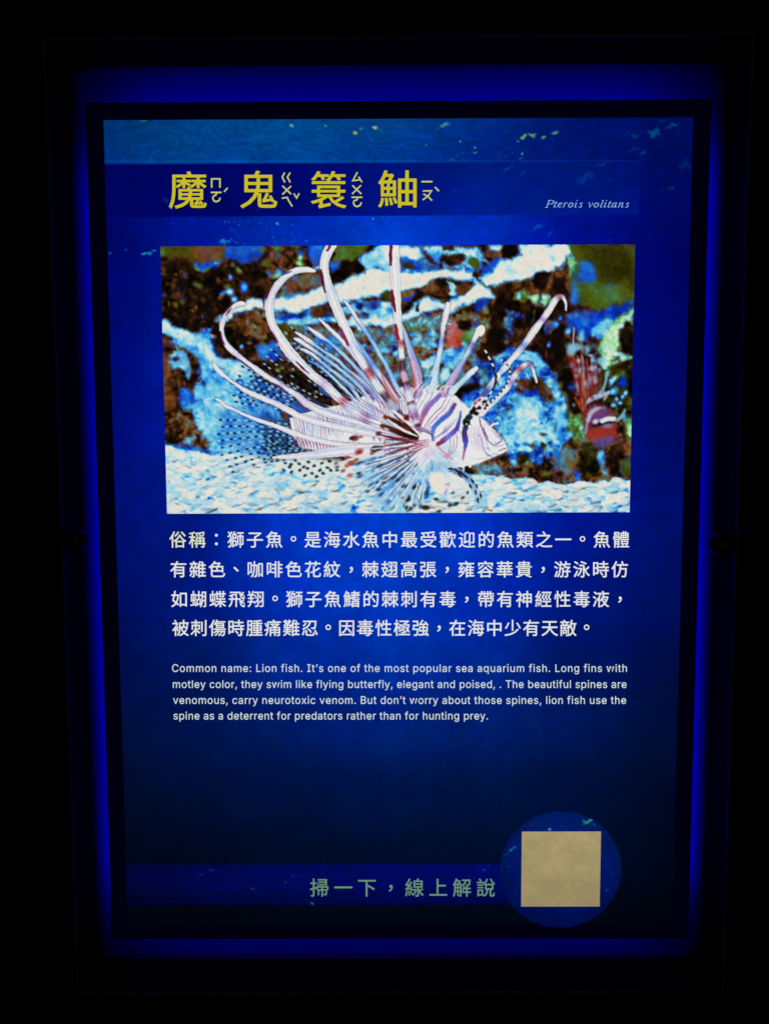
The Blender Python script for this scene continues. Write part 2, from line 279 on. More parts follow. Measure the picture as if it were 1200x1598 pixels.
# (traced) background areas: polygon, tone 0..1, colour family, softness, local grain
# families: 0 cool, 1 warm, 2 olive, 3 red
AREAS = [
 ([(245,378),(1000,378),(1000,810),(245,810)],.08,1,1,.6),
 # top left water
 ([(250,380),(362,380),(352,402),(335,412),(310,414),(292,405),(268,400),(252,398)],.34,2,5,.2),
 ([(352,380),(418,380),(410,402),(392,408),(378,412),(360,404),(350,404)],.38,0,3,.25),
 ([(302,408),(322,410),(345,404),(330,420),(318,425),(304,420)],.42,0,2,.5),
 ([(295,386),(352,384),(340,405),(318,410),(302,402)],.33,1,3,.2),
 # upper mid dark with specks
 ([(418,380),(480,380),(498,405),(498,425),(470,430),(420,440),(405,420)],.17,1,3,.9),
 ([(480,380),(515,380),(505,410),(486,412),(478,400)],.40,0,4,.3),
 ([(522,380),(575,380),(562,400),(540,412),(520,408)],.46,2,3,.25),
 ([(514,408),(532,408),(530,428),(516,428)],.40,0,2,.3),
 ([(535,410),(560,402),(578,395),(590,400),(572,420),(548,432),(524,444),(514,440),(516,428)],.03,1,2,.4),
 ([(556,405),(570,395),(588,384),(604,384),(612,400),(612,425),(600,418),(588,415),(574,418),(562,412)],.72,0,3,.5),
 ([(594,383),(607,383),(607,403),(598,403)],.98,0,2,.1),
 ([(425,468),(432,448),(455,430),(488,426),(502,432),(504,450),(470,460)],.30,1,2,.5),
 # band A
 ([(388,466),(398,463),(412,470),(440,466),(470,459),(500,451),(520,446),(556,430),(580,416),(600,420),(622,427),(650,424),(690,420),(712,420),(736,426),(741,437),(727,439),(705,433),(684,437),(662,446),(640,450),(610,456),(575,463),(545,470),(524,468),(490,478),(465,487),(440,482),(425,486),(400,482),(380,490),(362,498),(345,502),(335,500),(360,482),(378,476)],.97,0,1.6,.22),
 ([(608,383),(658,383),(660,400),(648,408),(622,402),(612,404)],.97,0,2,.3),
 ([(618,410),(632,402),(652,408),(662,404),(680,412),(686,422),(650,424),(640,428),(622,426)],.42,0,2,.5),
 ([(624,413),(644,413),(648,420),(628,422)],.24,2,1.5,.3),
 ([(660,384),(695,384),(745,384),(755,395),(752,420),(738,428),(722,420),(690,416),(672,404)],.60,0,3,.8),
 ([(692,384),(708,382),(710,390),(696,390)],.12,1,1.2,.2),
 ([(690,398),(706,394),(724,398),(728,406),(716,414),(700,412),(686,410)],.10,1,1.5,.35),
 ([(690,412),(704,415),(708,420),(692,420)],.55,1,2,.4),
 ([(732,402),(744,399),(750,408),(746,420),(736,423),(728,414)],.38,2,1.5,.2),
 ([(757,386),(786,384),(786,402),(768,406),(758,400)],.32,1,2,.3),
 ([(764,383),(785,383),(780,390),(770,389)],.95,0,1.5,.2),
 ([(784,380),(806,380),(812,396),(798,402),(784,402)],.02,1,1.5,.2),
 ([(758,408),(784,402),(776,412),(768,424),(756,432),(748,430)],.36,0,2,.15),
 # right white mass
 ([(806,382),(893,382),(897,398),(900,404),(888,398),(878,404),(876,416),(862,420),(844,424),(832,432),(812,440),(800,444),(790,441),(772,446),(756,442),(748,434),(768,426),(776,412),(782,404),(800,404),(812,396)],.97,0,1.6,.28),
 ([(884,400),(892,405),(899,412),(897,422),(894,433),(886,434),(884,424),(882,415)],.66,2,2,.5),
 # between the bands
 ([(422,486),(470,488),(490,480),(512,474),(520,488),(512,496),(480,500),(430,500),(424,495)],.36,0,2.5,.7),
 ([(490,478),(512,474),(516,488),(500,496),(482,498)],.24,1,2,.4),
 ([(425,499),(460,496),(500,494),(524,494),(528,503),(500,504),(470,508),(440,512),(424,508)],.66,0,2.5,.7),
 ([(530,475),(612,470),(618,500),(610,510),(570,508),(540,512),(524,492)],.66,0,3,.8),
 ([(556,468),(592,470),(596,482),(575,484),(556,478)],.34,0,2,.6),
 ([(555,484),(572,486),(574,500),(566,505),(556,498)],.30,1,2,.5),
 ([(595,456),(612,454),(612,470),(598,470)],.28,2,2,.3),
 ([(532,488),(552,492),(560,498),(548,496),(534,502)],.20,1,2,.5),
 ([(540,508),(556,494),(572,504),(586,498),(606,500),(620,498),(632,487),(650,474),(666,464),(684,468),(696,474),(704,466),(722,460),(740,446),(742,438),(750,444),(764,452),(772,460),(770,466),(756,464),(742,470),(722,478),(700,488),(686,482),(672,482),(656,488),(640,498),(622,508),(600,510),(580,506),(562,514)],.95,0,1.6,.3),
 ([(646,482),(652,474),(656,478),(654,484),(648,484)],.08,1,1,.2),
 ([(626,455),(640,450),(650,458),(640,466),(626,468)],.34,1,2,.5),
 ([(624,468),(640,464),(652,460),(640,472),(626,474)],.34,0,1.5,.3),
 ([(662,446),(676,438),(690,434),(702,436),(698,448),(704,462),(696,468),(680,460),(664,460),(658,452)],.22,1,2,.6),
 ([(678,436),(694,434),(698,444),(686,450),(678,444)],.08,1,1.5,.3),
 ([(694,438),(704,440),(712,452),(708,462),(698,458),(702,450)],.85,0,1.6,.3),
 ([(708,444),(724,440),(736,448),(728,456),(716,464),(708,456)],.24,1,1.6,.3),
 ([(742,470),(756,462),(766,468),(758,480),(744,486),(734,480)],.30,0,2,.5),
 # middle reef
 ([(440,500),(480,508),(540,516),(600,512),(640,500),(668,486),(700,492),(745,486),(772,470),(780,500),(770,560),(745,590),(700,612),(640,612),(560,612),(500,580),(450,556),(430,520)],.37,1,3,.85),
 ([(424,506),(455,506),(452,540),(430,530),(418,515)],.30,2,3,.5),
 ([(497,522),(524,526),(530,545),(505,548),(488,536)],.46,0,3,.4),
 ([(522,545),(560,552),(590,580),(560,590),(530,565)],.30,1,3,.5),
 ([(700,500),(722,498),(728,520),(716,545),(700,552),(692,530)],.50,3,4,.55),
 ([(640,512),(690,506),(694,560),(670,590),(650,560)],.42,1,3,1.0),
 ([(714,500),(738,498),(736,512),(716,514)],.05,1,2,.4),
 ([(720,515),(740,512),(740,534),(724,538),(716,528)],.58,2,3,.4),
 ([(690,545),(722,540),(726,560),(704,575),(688,568)],.58,0,3,.7),
 ([(655,562),(676,556),(686,566),(672,572),(658,570)],.80,0,2.5,.5),
 ([(686,578),(700,574),(704,590),(690,596)],.85,0,2.5,.3),
 ([(735,560),(770,556),(778,585),(752,605),(730,590)],.36,0,3,.8),
 # black gully right of centre
 ([(776,450),(800,442),(812,450),(806,470),(788,480),(786,505),(784,540),(776,560),(750,566),(738,550),(756,530),(764,505),(760,492),(774,470)],.05,1,2.5,.35),
 ([(800,440),(828,434),(850,424),(872,418),(884,420),(886,450),(872,470),(850,478),(820,488),(800,480)],.20,1,3,.8),
 ([(834,428),(858,420),(856,440),(845,456),(832,446)],.04,1,2,.3),
 ([(864,432),(880,434),(882,460),(868,462),(860,448)],.04,1,2,.3),
 ([(802,456),(816,454),(826,462),(838,460),(842,476),(822,484),(812,470),(800,468)],.56,2,2.5,.8),
 ([(842,460),(856,460),(862,474),(850,478),(842,472)],.74,2,2.5,.5),
 ([(802,470),(826,470),(832,484),(824,496),(806,492)],.12,1,2,.6),
 ([(788,482),(812,486),(820,498),(806,504),(796,520),(786,510)],.38,0,2.5,.8),
 ([(800,502),(832,494),(840,520),(826,545),(804,540)],.10,1,3,.6),
 ([(850,478),(884,462),(890,480),(876,500),(884,560),(896,610),(908,640),(892,652),(880,620),(868,590),(850,560),(832,548),(838,520)],.05,1,3,.4),
 ([(844,500),(856,505),(866,498),(870,512),(850,522)],.36,0,2.5,.7),
 # blue boulder
 ([(770,560),(790,540),(812,545),(836,548),(856,568),(870,590),(880,620),(886,660),(892,690),(880,722),(850,738),(800,742),(792,716),(790,690),(770,668),(742,655),(716,632),(722,612),(750,606),(766,590)],.50,0,3,.9),
 ([(716,626),(740,634),(756,650),(740,660),(722,648)],.42,0,3,.5),
 ([(800,552),(830,548),(852,568),(842,574),(816,560),(800,562)],.70,0,2.5,.6),
 ([(806,595),(838,590),(852,600),(848,618),(820,616),(806,608)],.22,1,2.5,.5),
 ([(812,606),(840,606),(836,618),(818,616)],.34,0,2,.4),
 ([(848,600),(862,604),(862,624),(850,622)],.20,1,2,.7),
 ([(800,618),(838,620),(846,640),(838,660),(850,668),(870,672),(866,690),(820,690),(794,700),(790,680),(806,660),(800,640)],.74,0,4,.7),
 ([(770,630),(792,625),(796,655),(776,660)],.44,0,3,.9),
 ([(846,640),(856,636),(862,660),(856,664)],.40,0,2.5,.6),
 ([(800,690),(850,694),(866,706),(840,712),(810,706)],.42,0,3,.9),
 ([(804,700),(834,698),(860,712),(850,736),(806,740)],.44,0,3,1.1),
 ([(806,712),(824,710),(826,732),(808,732)],.26,2,2.5,.9),
 ([(840,690),(858,696),(846,704)],.18,2,1.5,.4),
 # rust base of the reef
 ([(790,726),(830,722),(860,712),(886,690),(890,660),(906,640),(930,640),(960,640),(984,660),(986,745),(950,748),(905,756),(870,752),(846,748),(820,744),(795,742)],.27,1,3,1.0),
 ([(862,712),(890,700),(910,710),(900,730),(882,740),(866,736)],.40,1,4,.5),
 ([(735,726),(760,718),(782,712),(796,722),(800,742),(770,740),(744,738)],.30,1,2.5,1.0),
 ([(912,690),(935,688),(930,740),(906,745),(900,715)],.08,2,3,.7),
 ([(932,706),(946,702),(944,724),(932,726)],.52,0,2.5,.6),
 ([(945,700),(970,690),(975,720),(955,735),(942,725)],.10,1,3,.6),
 ([(884,640),(908,652),(912,676),(896,690),(884,676)],.52,2,3,.8),
 ([(966,720),(986,712),(986,740),(968,742)],.38,2,3,.3),
 # olive water right
 ([(886,380),(992,380),(992,478),(960,480),(930,484),(900,474),(884,440),(896,410),(890,398)],.36,2,3,.25),
 ([(912,384),(950,382),(985,390),(985,410),(950,414),(925,410)],.24,2,6,.25),
 ([(924,412),(986,408),(988,446),(960,440),(930,436)],.22,2,6,.2),
 ([(904,408),(924,410),(930,430),(924,444),(906,442),(900,428)],.42,0,5,.2),
 ([(894,430),(906,446),(900,480),(886,470)],.44,0,6,.2),
 ([(896,442),(940,444),(970,450),(970,470),(934,482),(908,468)],.44,2,6,.2),
 ([(884,488),(910,484),(940,484),(985,470),(985,486),(960,500),(940,520),(920,540),(900,520),(886,510)],.36,0,4,.4),
 ([(990,484),(970,492),(948,508),(936,524),(930,545),(936,560),(950,556),(968,540),(968,515),(985,500)],.80,2,4,.6),
 ([(924,512),(946,498),(952,502),(936,520),(924,530)],.66,0,3,.4),
 ([(972,500),(990,492),(990,556),(970,552),(966,530)],.04,1,2,.4),
 ([(920,524),(930,528),(928,548),(916,540)],.12,1,2.5,.4),
 ([(938,552),(960,548),(985,556),(985,562),(966,566),(952,572),(944,586),(960,584),(958,574),(968,570),(966,590),(950,590),(936,574)],.74,2,3,.8),
 ([(958,556),(970,556),(966,566),(958,564)],.20,1,2,.4),
 ([(936,575),(985,566),(986,650),(960,655),(940,640),(930,610)],.17,2,3,1.1),
 ([(972,650),(986,650),(986,690),(974,686)],.50,2,3,.5),
 ([(976,664),(986,662),(986,686),(978,682)],.85,2,3,.3),
 ([(978,682),(986,684),(986,712),(972,712)],.40,1,3,.4),
 # left boulder
 ([(251,500),(262,504),(282,510),(296,522),(308,524),(318,514),(330,510),(334,524),(340,530),(336,548),(350,556),(372,560),(396,574),(408,594),(430,606),(434,640),(440,712),(330,708),(318,690),(306,664),(300,630),(306,606),(312,588),(306,570),(300,556),(286,548),(262,534),(251,536)],.60,0,2.6,.8),
 ([(251,500),(268,506),(284,514),(298,524),(312,526),(330,522),(336,540),(330,560),(322,556),(320,545),(296,540),(268,524),(251,520)],.84,0,2.5,.7),
 ([(251,520),(262,522),(272,530),(262,536),(251,534)],.16,1,2,.4),
 ([(326,524),(344,540),(350,552),(338,556),(330,540)],.34,0,2.5,.3),
 ([(251,538),(280,538),(300,550),(312,570),(314,585),(300,606),(286,620),(292,640),(304,664),(316,690),(320,702),(280,698),(257,694)],.13,1,2.5,.8),
 ([(251,548),(262,552),(266,590),(280,620),(270,640),(256,640)],.28,1,4,.4),
 ([(266,556),(276,546),(290,552),(296,572),(298,590),(290,588),(284,572),(270,566)],.66,0,2,.8),
 ([(270,558),(278,556),(280,564),(272,564)],.12,1,1.5,.3),
 ([(282,605),(298,604),(304,622),(300,640),(286,640),(280,622)],.50,0,3,.6),
 ([(280,640),(300,650),(316,680),(330,690),(320,705),(290,700),(270,670)],.27,1,3,1.1),
 ([(330,554),(360,562),(390,578),(396,590),(372,592),(350,576),(330,566)],.78,0,4,.6),
 ([(316,592),(328,604),(324,606),(314,596)],.12,1,1,.3),
 ([(304,610),(330,590),(352,600),(360,620),(350,650),(330,660),(312,650),(306,630)],.72,0,4,.6),
 ([(262,690),(330,704),(420,706),(440,700),(440,712),(360,714),(300,710),(258,698)],.40,0,3,.5),
 # patch between the long rays
 ([(365,490),(412,480),(416,500),(426,520),(400,530),(372,520),(352,505)],.27,1,2.5,.7),
 ([(356,516),(380,520),(400,545),(440,565),(462,590),(440,600),(410,580),(370,548),(352,530)],.14,1,3,.7),
 ([(398,540),(412,534),(436,538),(448,560),(428,566),(402,556)],.42,0,4,.4),
 ([(330,500),(346,500),(344,520),(350,540),(346,556),(336,540),(330,520)],.10,1,3,.5),
 # dark ground behind the tail and the spine fans
 ([(440,560),(470,556),(500,570),(530,600),(545,630),(510,640),(470,620),(440,596)],.10,1,3,.6),
 ([(398,590),(430,604),(470,636),(480,648),(440,644),(410,626),(380,606)],.30,0,3,.9),
 ([(410,640),(436,650),(470,690),(440,706),(400,700),(404,664)],.34,0,4,.9),
 # gravel
 ([(245,694),(262,696),(284,700),(310,706),(345,708),(372,705),(400,708),(430,712),(480,716),(540,724),(620,735),(680,740),(740,738),(800,746),(814,745),(836,750),(860,754),(884,757),(910,752),(940,748),(985,746),(1000,748),(1000,812),(245,812)],.84,0,1.5,.95),
]
# small soft spots in the reef: x, y, rx, ry, angle, tone, family
SPOTS = [(254,395,5,8,0,.5,2),(265,403,4,3,0,.35,2),(255,427,4,3,0,.3,1),(275,428,3,2,0,.35,1),(308,444,9,4,.5,.45,2),(264,474,2,5,0,.5,2),(275,476,5,4,.8,.45,2),(286,471,4,4,0,.4,2),
 (364,413,4,4,0,.5,2),(374,422,4,7,-.6,.6,2),(360,433,4,5,0,.62,0),(355,447,5,4,0,.5,2),(347,457,4,4,0,.65,0),(358,456,7,5,0,.85,0),(381,448,6,8,0,.62,0),(366,467,6,5,0,.75,0),(309,420,4,3,0,.6,2),
 (324,420,6,2,-.6,.5,2),(416,411,8,5,.2,.45,2),(432,388,7,5,0,.5,2),(430,430,9,5,.1,.75,2),(466,412,8,5,.5,.8,2),(468,403,3,5,0,.8,2),(496,417,9,3,-.2,.75,0),(441,402,7,4,.2,.3,1),(464,386,6,5,0,.42,2),(436,426,5,4,0,.6,0),
 (377,541,2.6,2.4,0,.7,0),(434,578,3.5,3.5,0,.66,2),(440,573,3,3,0,.6,2),(590,555,3.5,3,0,.6,2),(598,546,6,4,0,.66,0),(617,551,5,5,0,.78,0),(676,537,7,5,.2,.72,0),(672,520,8,4,0,.6,0),(645,535,4,4,0,.6,0),(643,522,6,4,0,.55,0),(704,540,1.8,2,0,.6,0),(742,540,3,3,0,.4,2),
 (848,464,4,3,0,.95,0),(867,507,4,4,0,.6,0),(886,517,5,5,0,.72,0),(855,537,3,4,0,.6,0),(852,552,2,7,0,.35,3),(890,604,5,4,0,.36,0),(906,522,4,9,.2,.6,0),(873,497,4,4,0,.5,0),(984,503,2,4,0,.6,2),
 (957,590,5,5,0,.85,2),(953,594,4,6,0,.75,0),(955,610,7,5,-.3,.7,0),(975,613,3.5,4,0,.85,0),(970,618,3,3,0,.8,0),(960,622,3,4,0,.7,0),(966,628,4,3,0,.8,0),(954,632,4,3,0,.7,0),(947,582,3,6,.3,.6,2),(970,596,8,8,0,.35,0),(972,650,4,6,.3,.6,0),
 (811,699,5,4,0,.88,0),(825,699,5,4,0,.9,0),(846,677,7,2.5,0,.2,1),(857,690,4,2,-.6,.06,1),(872,682,6,5,0,.5,0),(888,678,4,5,0,.75,0),(872,657,6,8,0,.7,0),
 (872,740,7,5,0,.06,1),(896,738,4,4,0,.42,0),(900,745,4,6,0,.5,0),(850,738,6,4,0,.5,2),(915,740,2,5,0,.4,2),(840,720,5,5,0,.5,0),(868,708,6,5,0,.42,0)]
AREAS = [([loc(*q) for q in a[0]],)+tuple(a[1:]) for a in AREAS]
SPOTS = [loc(a[0], a[1])+tuple(a[2:]) for a in SPOTS]
RAMPS = [
 [(0,(5,4,10)),(.2,(10,18,72)),(.36,(6,48,185)),(.5,(28,112,212)),(.64,(80,175,222)),(.8,(150,210,224)),(.93,(205,222,222)),(1,(226,220,210))],
 [(0,(7,4,2)),(.12,(24,14,6)),(.24,(70,38,14)),(.34,(122,62,24)),(.42,(112,88,50)),(.5,(84,112,112)),(.6,(84,148,176)),(.76,(140,202,216)),(1,(224,220,205))],
 [(0,(5,5,0)),(.2,(38,32,2)),(.36,(62,66,2)),(.5,(72,100,30)),(.62,(80,150,95)),(.76,(140,210,150)),(.9,(200,225,185)),(1,(222,222,205))],
 [(0,(18,4,4)),(.3,(95,18,12)),(.5,(185,58,28)),(.65,(190,100,110)),(.8,(190,170,215)),(1,(225,215,220))]]
wx = fbm(14, 3, 3)*5+fbm(4, 9, 2)*1.4; wy = fbm(14, 31, 3)*5+fbm(4, 41, 2)*1.4
TONE = np.zeros((CH, CW), np.float32); AMP = np.zeros((CH, CW), np.float32); FAM = np.zeros((CH, CW, 4), np.float32)
for pts, tone, fam, soft, amp in AREAS:
    if tone > .9: soft *= 2.4; amp = max(amp, .5)
    elif tone < .25: soft *= 1.4
    sl, m = polymask(pts, soft, wx, wy)
    if sl is None: continue
    TONE[sl] = TONE[sl]*(1-m)+tone*m; AMP[sl] = AMP[sl]*(1-m)+amp*m
    f = np.zeros(4, np.float32); f[fam] = 1; FAM[sl] = FAM[sl]*(1-m[...,None])+f*m[...,None]
def spot(x, y, rx, ry, ang, tone, fam, k=1.):
    rx *= 1.1; ry *= 1.1; R = max(rx, ry)+4
    x0 = max(0, int((x-R)*SS)); x1 = min(CW, int((x+R)*SS)); y0 = max(0, int((y-R)*SS)); y1 = min(CH, int((y+R)*SS))
    if x1 <= x0 or y1 <= y0: return
    sl = (slice(y0, y1), slice(x0, x1)); c, s = np.cos(ang), np.sin(ang)
    dx = XX[sl]-x+wx[sl]*.4; dy = YY[sl]-y+wy[sl]*.4; u = (c*dx+s*dy)/rx; v = (-s*dx+c*dy)/ry
    m = np.clip(1.35-np.sqrt(u*u+v*v), 0, 1)**1.1*k
    TONE[sl] = TONE[sl]*(1-m)+tone*m; AMP[sl] = AMP[sl]*(1-m*.8)
    f = np.zeros(4, np.float32); f[fam] = 1; q = np.clip(m*1.5, 0, 1)[...,None]; FAM[sl] = FAM[sl]*(1-q)+f*q
for q in SPOTS: spot(*q)
n1 = fbm(13, 71, 3); n2 = fbm(5, 73, 2); n3 = fbm(22, 75, 2)
TONE = TONE*.5+blur(TONE, 1.2)*.5
rn = random.Random(5)
for i in range(760):                       # scattered pits and crusts over the reef
    x, y = rn.uniform(0, 740), rn.uniform(0, 345)
    t = TONE[min(CH-1, int(y*SS)), min(CW-1, int(x*SS))]; a = AMP[min(CH-1, int(y*SS)), min(CW-1, int(x*SS))]
    if a < .45: continue
    spot(x, y, rn.uniform(1.5, 7), rn.uniform(1.2, 5), rn.uniform(0, 3), float(np.clip(t+rn.choice((-.3, -.2, .22, .32, .42)), .02, .95)), rn.choice((0, 0, 1)) if t > .4 else rn.choice((0, 1, 1, 1, 2)), rn.uniform(.3, .8))
g1 = fbm(8, 101, 3, 16); g2 = fbm(3, 105, 2, 7)
yl = np.clip((YY-308)/110, 0, 1)
n4 = fbm(17, 401, 2); n5 = fbm(9, 405, 2)
T_R = .30*np.clip(1-np.abs(n4)*7, 0, 1)+.20*np.clip(1-np.abs(n5)*6, 0, 1)
inG = np.clip((YY-322-8*n3)/10, 0, 1)*(TONE > .7)
T = TONE+.035+AMP*(n1*.33+n2*.13)+.10*n3*AMP
Tg = 1.0-.17*yl+g1*(.26+.26*yl)+g2*(.20+.20*yl)
T = T+T_R*np.clip(AMP-.35, 0, .6)*np.clip(TONE*3.2-.1, 0, 1)*.9-.12*np.clip(n5, 0, 1)*np.clip(AMP-.3, 0, 1)
T = T*(1-inG)+Tg*inG
T = np.clip(T, 0, 1)
img = np.zeros((CH, CW, 3), np.float32)
Fn = FAM+np.clip(n1, 0, 1)[...,None]*AMP[...,None]*np.array([.25, .15, .1, 0], np.float32)*(T < .7)[...,None]
mid = (np.clip(1-np.abs(TONE-.36)/.16, 0, 1)*AMP)[..., None]
mixf = np.stack([np.clip(fbm(19, 301+k, 2), 0, 1)*(1.5, 1.0, .9, .0)[k] for k in range(4)], -1)
Fn = Fn+mid*mixf*1.6
Fn /= Fn.sum(-1, keepdims=True)
for k in range(4): img += lerpcol(RAMPS[k], T)*Fn[...,k:k+1]
img = img*.25+blur(img, .6)*.45+blur(img, 1.2)*.30
rn = random.Random(8)
for i in range(1000):                       # pebbles: pale lens with a shadow gap under it
    x = rn.uniform(-5, 745); y = rn.uniform(330, 420); s = (y-322)/95; w = rn.uniform(2.2, 5.5)*(1+1.5*s); h = w*rn.uniform(.42, .78); a = rn.uniform(-.4, .4)
    if inG[min(CH-1, int(y*SS)), min(CW-1, max(0, int(x*SS)))] < .5: continue
    if rn.random() < .75:
        d = (20, 24, 22) if rn.random() < .22*s+.04 else ((26, 104, 176) if rn.random() < .6 else (110, 190, 220))
        blob(img, x+h*.5, y+h*.8, w*.75, h*.34, a, d, 1.0, rn.uniform(.4, .85))
    blob(img, x, y, w, h, a, rn.choice(((228, 222, 208), (226, 222, 212), (218, 224, 220), (186, 214, 224), (140, 200, 226))), .7, rn.uniform(.35, .85))
WHT=(230,227,224); LAV=(200,214,236); PUR=(122,66,112); MAR=(110,20,52); DRK=(30,10,14); BLU=(110,170,225); DBL=(40,90,190); CYA=(150,205,232); BRN=(92,36,22); RED=(170,60,52); INK=(10,10,18)
def P(pts): return [loc(a[0],a[1])+tuple(a[2:]) for a in pts]
def S(pts, stops, **k):
    if not isinstance(stops, list): stops=[(0,stops),(1,stops)]
    stroke(img, P(pts), stops, **k)
    if k.get('rim') is not None and len(pts) > 4:      # fine streaks along a fin ray
        for o_, c_ in ((-.27, (150,180,222)), (.05, (244,240,236)), (.3, (170,160,205))):
            q=[]
            for i in range(1, len(pts)-1):
                tx=pts[i+1][0]-pts[i-1][0]; ty=pts[i+1][1]-pts[i-1][1]; n_=(tx*tx+ty*ty)**.5+1e-6; w_=pts[i][2]
                q.append((pts[i][0]-ty/n_*w_*o_, pts[i][1]+tx/n_*w_*o_, max(.6, w_*.13)))
            if len(q) > 2: stroke(img, P(q), [(0,c_),(1,c_)], soft=.6, alpha=.5)
def F(pts, col, **k): fill(img, P(pts), col, **k)
def B(x,y,rx,ry,a,col,**k):
    u,v=loc(x,y); blob(img,u,v,rx,ry,a,col,**k)
def tw(p,a,b): return [(x,y,w*(a+(b-a)*k/(len(p)-1))) for k,(x,y,w) in enumerate(p)]
fr=random.Random(12)
# second fish, red, at the right edge
for (x0,y0,x1,y1,w,c) in [(884,548,900,610,5,(120,30,20)),(892,552,904,625,6,(150,44,28)),(900,556,908,640,5,(165,60,35)),(907,556,912,640,5,(170,80,60)),(914,560,916,625,5,(150,48,34)),(921,560,922,612,5,(140,45,40)),(928,566,927,612,5,(135,50,50)),(935,574,932,606,4,(110,40,40)),(896,620,906,638,6,(170,60,30))]:
    S([(x0,y0,w*.6),((x0+x1)/2+1,(y0+y1)/2,w),(x1,y1,w*.7)],c,soft=1.2,alpha=.9)
F([(905,640),(935,628),(955,640),(960,660),(948,676),(915,684),(908,664)],(120,36,48),soft=3,alpha=.8)
F([(914,672),(960,660),(964,684),(925,690),(914,684)],(150,50,38),soft=3,alpha=.85)
F([(920,650),(945,636),(952,650),(930,664)],(95,62,130),soft=3,alpha=.8)
F([(925,686),(950,678),(960,688),(940,698),(926,698)],(90,80,160),soft=3,alpha=.7)
for q in [(896,541,13,6,.1),(890,547,7,8,0),(905,528,5,5,0),(914,545,5,6,.6),(936,563,7,6,0),(924,562,4,4,0)]: B(*q,(130,195,220),soft=3,alpha=.85)
for q in [(906,582,3.5,6,-.3),(912,598,3,6,0),(919,592,2.5,7,0),(926,588,2.5,7,0),(903,578,3,4,0),(922,575,6,4,0),(900,603,2,6,-.2)]: B(*q,(175,165,195),soft=2,alpha=.75)
S([(894,512,3),(893,540,2)],(170,180,215),soft=1,alpha=.8); S([(906,535,2.5),(907,570,3),(908,640,2)],(190,140,110),soft=1.5,alpha=.6)
S([(946,582,5),(942,600,4),(935,614,4)],(120,175,185),soft=1.5,alpha=.9)
S([(913,630,3),(922,621,7),(938,616,7),(948,612,4)],(185,190,215),soft=1.8,alpha=.9)
S([(948,612,3),(942,622,4),(944,620,3)],(170,185,205),soft=1.5,alpha=.8)
S([(916,655,6),(920,645,7),(928,638,6),(936,636,3)],(175,180,215),soft=2,alpha=.9)
S([(912,676,3),(914,664,4),(918,652,3)],(150,165,210),soft=2,alpha=.8)
S([(924,664,3),(938,660,5),(956,656,5),(966,648,3)],INK,soft=1.4,alpha=.9)
S([(938,656,7),(948,653,8),(957,653,7)],(205,215,215),soft=1.6); B(928,657,5,3.5,-.3,(190,195,220),soft=2); B(946,664,7,3,0,(120,140,190),soft=2,alpha=.8)
S([(962,655,5),(970,647,5),(973,640,4)],(130,185,185),soft=2,alpha=.9)
S([(908,570,4),(903,600,4),(912,630,4)],(60,12,10),soft=2,alpha=.5)
for k in range(60):
    u=fr.uniform(890,945); v=fr.uniform(536,640)
    if abs(u-912-(v-590)*.12)>24: continue
    B(u,v,fr.uniform(1.4,3.6),fr.uniform(1.8,5),fr.uniform(-.3,.3),fr.choice([(150,180,215),(120,110,180),(190,180,205),(80,150,205),(60,20,20)]),soft=1.8,alpha=fr.uniform(.3,.7))
# curled crust on the left boulder
S([(266,564,5),(274,568,6),(284,562,7),(287,553,6),(281,549,5),(273,549,3)],(90,170,215),soft=1.8,alpha=.9)
S([(288,556,5),(296,575,6),(294,590,4)],(100,160,190),soft=2,alpha=.8)
# ----- tail fin and soft dorsal / anal fins: rows of dark spots and bright dashes between clear rays
def rays(cx,cy,a0,a1,n,r0,r1,step,tint,ta,dk,lt,wd=2.2,jit=.6,dens=.85,curve=0):
    for i in range(n):
        a=a0+(a1-a0)*i/(n-1); pts=[]
        for k in range(5):
            r=r0+(r1-r0)*k/4; aa=a+curve*(k/4)**2; pts.append((cx+np.cos(aa)*r,cy+np.sin(aa)*r,3.2))
        S(pts,tint,soft=1.6,alpha=ta)
        r=r0+fr.uniform(0,step); 
        while r<r1:
            aa=a+curve*((r-r0)/(r1-r0))**2; x=cx+np.cos(aa)*r+fr.uniform(-jit,jit); y=cy+np.sin(aa)*r+fr.uniform(-jit,jit)
            if fr.random()<dens: B(x,y,wd,wd*.62,aa,dk,soft=.9,alpha=.9)
            x2=cx+np.cos(aa)*(r+step*.5); y2=cy+np.sin(aa)*(r+step*.5)
            if fr.random()<dens: B(x2,y2,wd*1.15,wd*.5,aa+.05,lt,soft=.8,alpha=.9)
            r+=step*fr.uniform(.85,1.2)
rays(640,690,3.50,3.87,9,150,262,10,(46,44,40),.45,(8,6,6),(165,205,225),2.3,curve=.05,dens=.62)
F([(430,596),(470,615),(520,640),(500,650),(440,640),(400,610)],(52,100,180),soft=6,alpha=.55)
F([(360,600),(400,612),(430,640),(425,650),(380,632)],(40,110,200),soft=7,alpha=.5)
F([(340,640),(400,640),(445,655),(470,700),(440,712),(380,706),(350,690)],(44,112,196),soft=8,alpha=.55)
F([(405,655),(445,655),(470,690),(460,706),(420,700)],(20,40,70),soft=5,alpha=.6)
rays(560,672,3.14-.30,3.14+.10,9,95,222,12,(60,130,205),.35,(8,10,24),(140,205,232),2.5,curve=-.02,dens=.8)
rays(560,650,3.14+.10,3.14+.42,9,100,200,11,(60,130,205),.3,(10,8,14),(150,208,232),2.6,curve=.03,dens=.75)
rays(600,640,3.62,3.95,6,96,175,10,(40,50,80),.4,(10,6,10),(130,180,225),2.5,dens=.6)
rays(560,700,3.14-.14,3.14+.12,8,60,150,9,(30,60,100),.55,(12,12,18),(120,190,225),2.7,dens=.8)
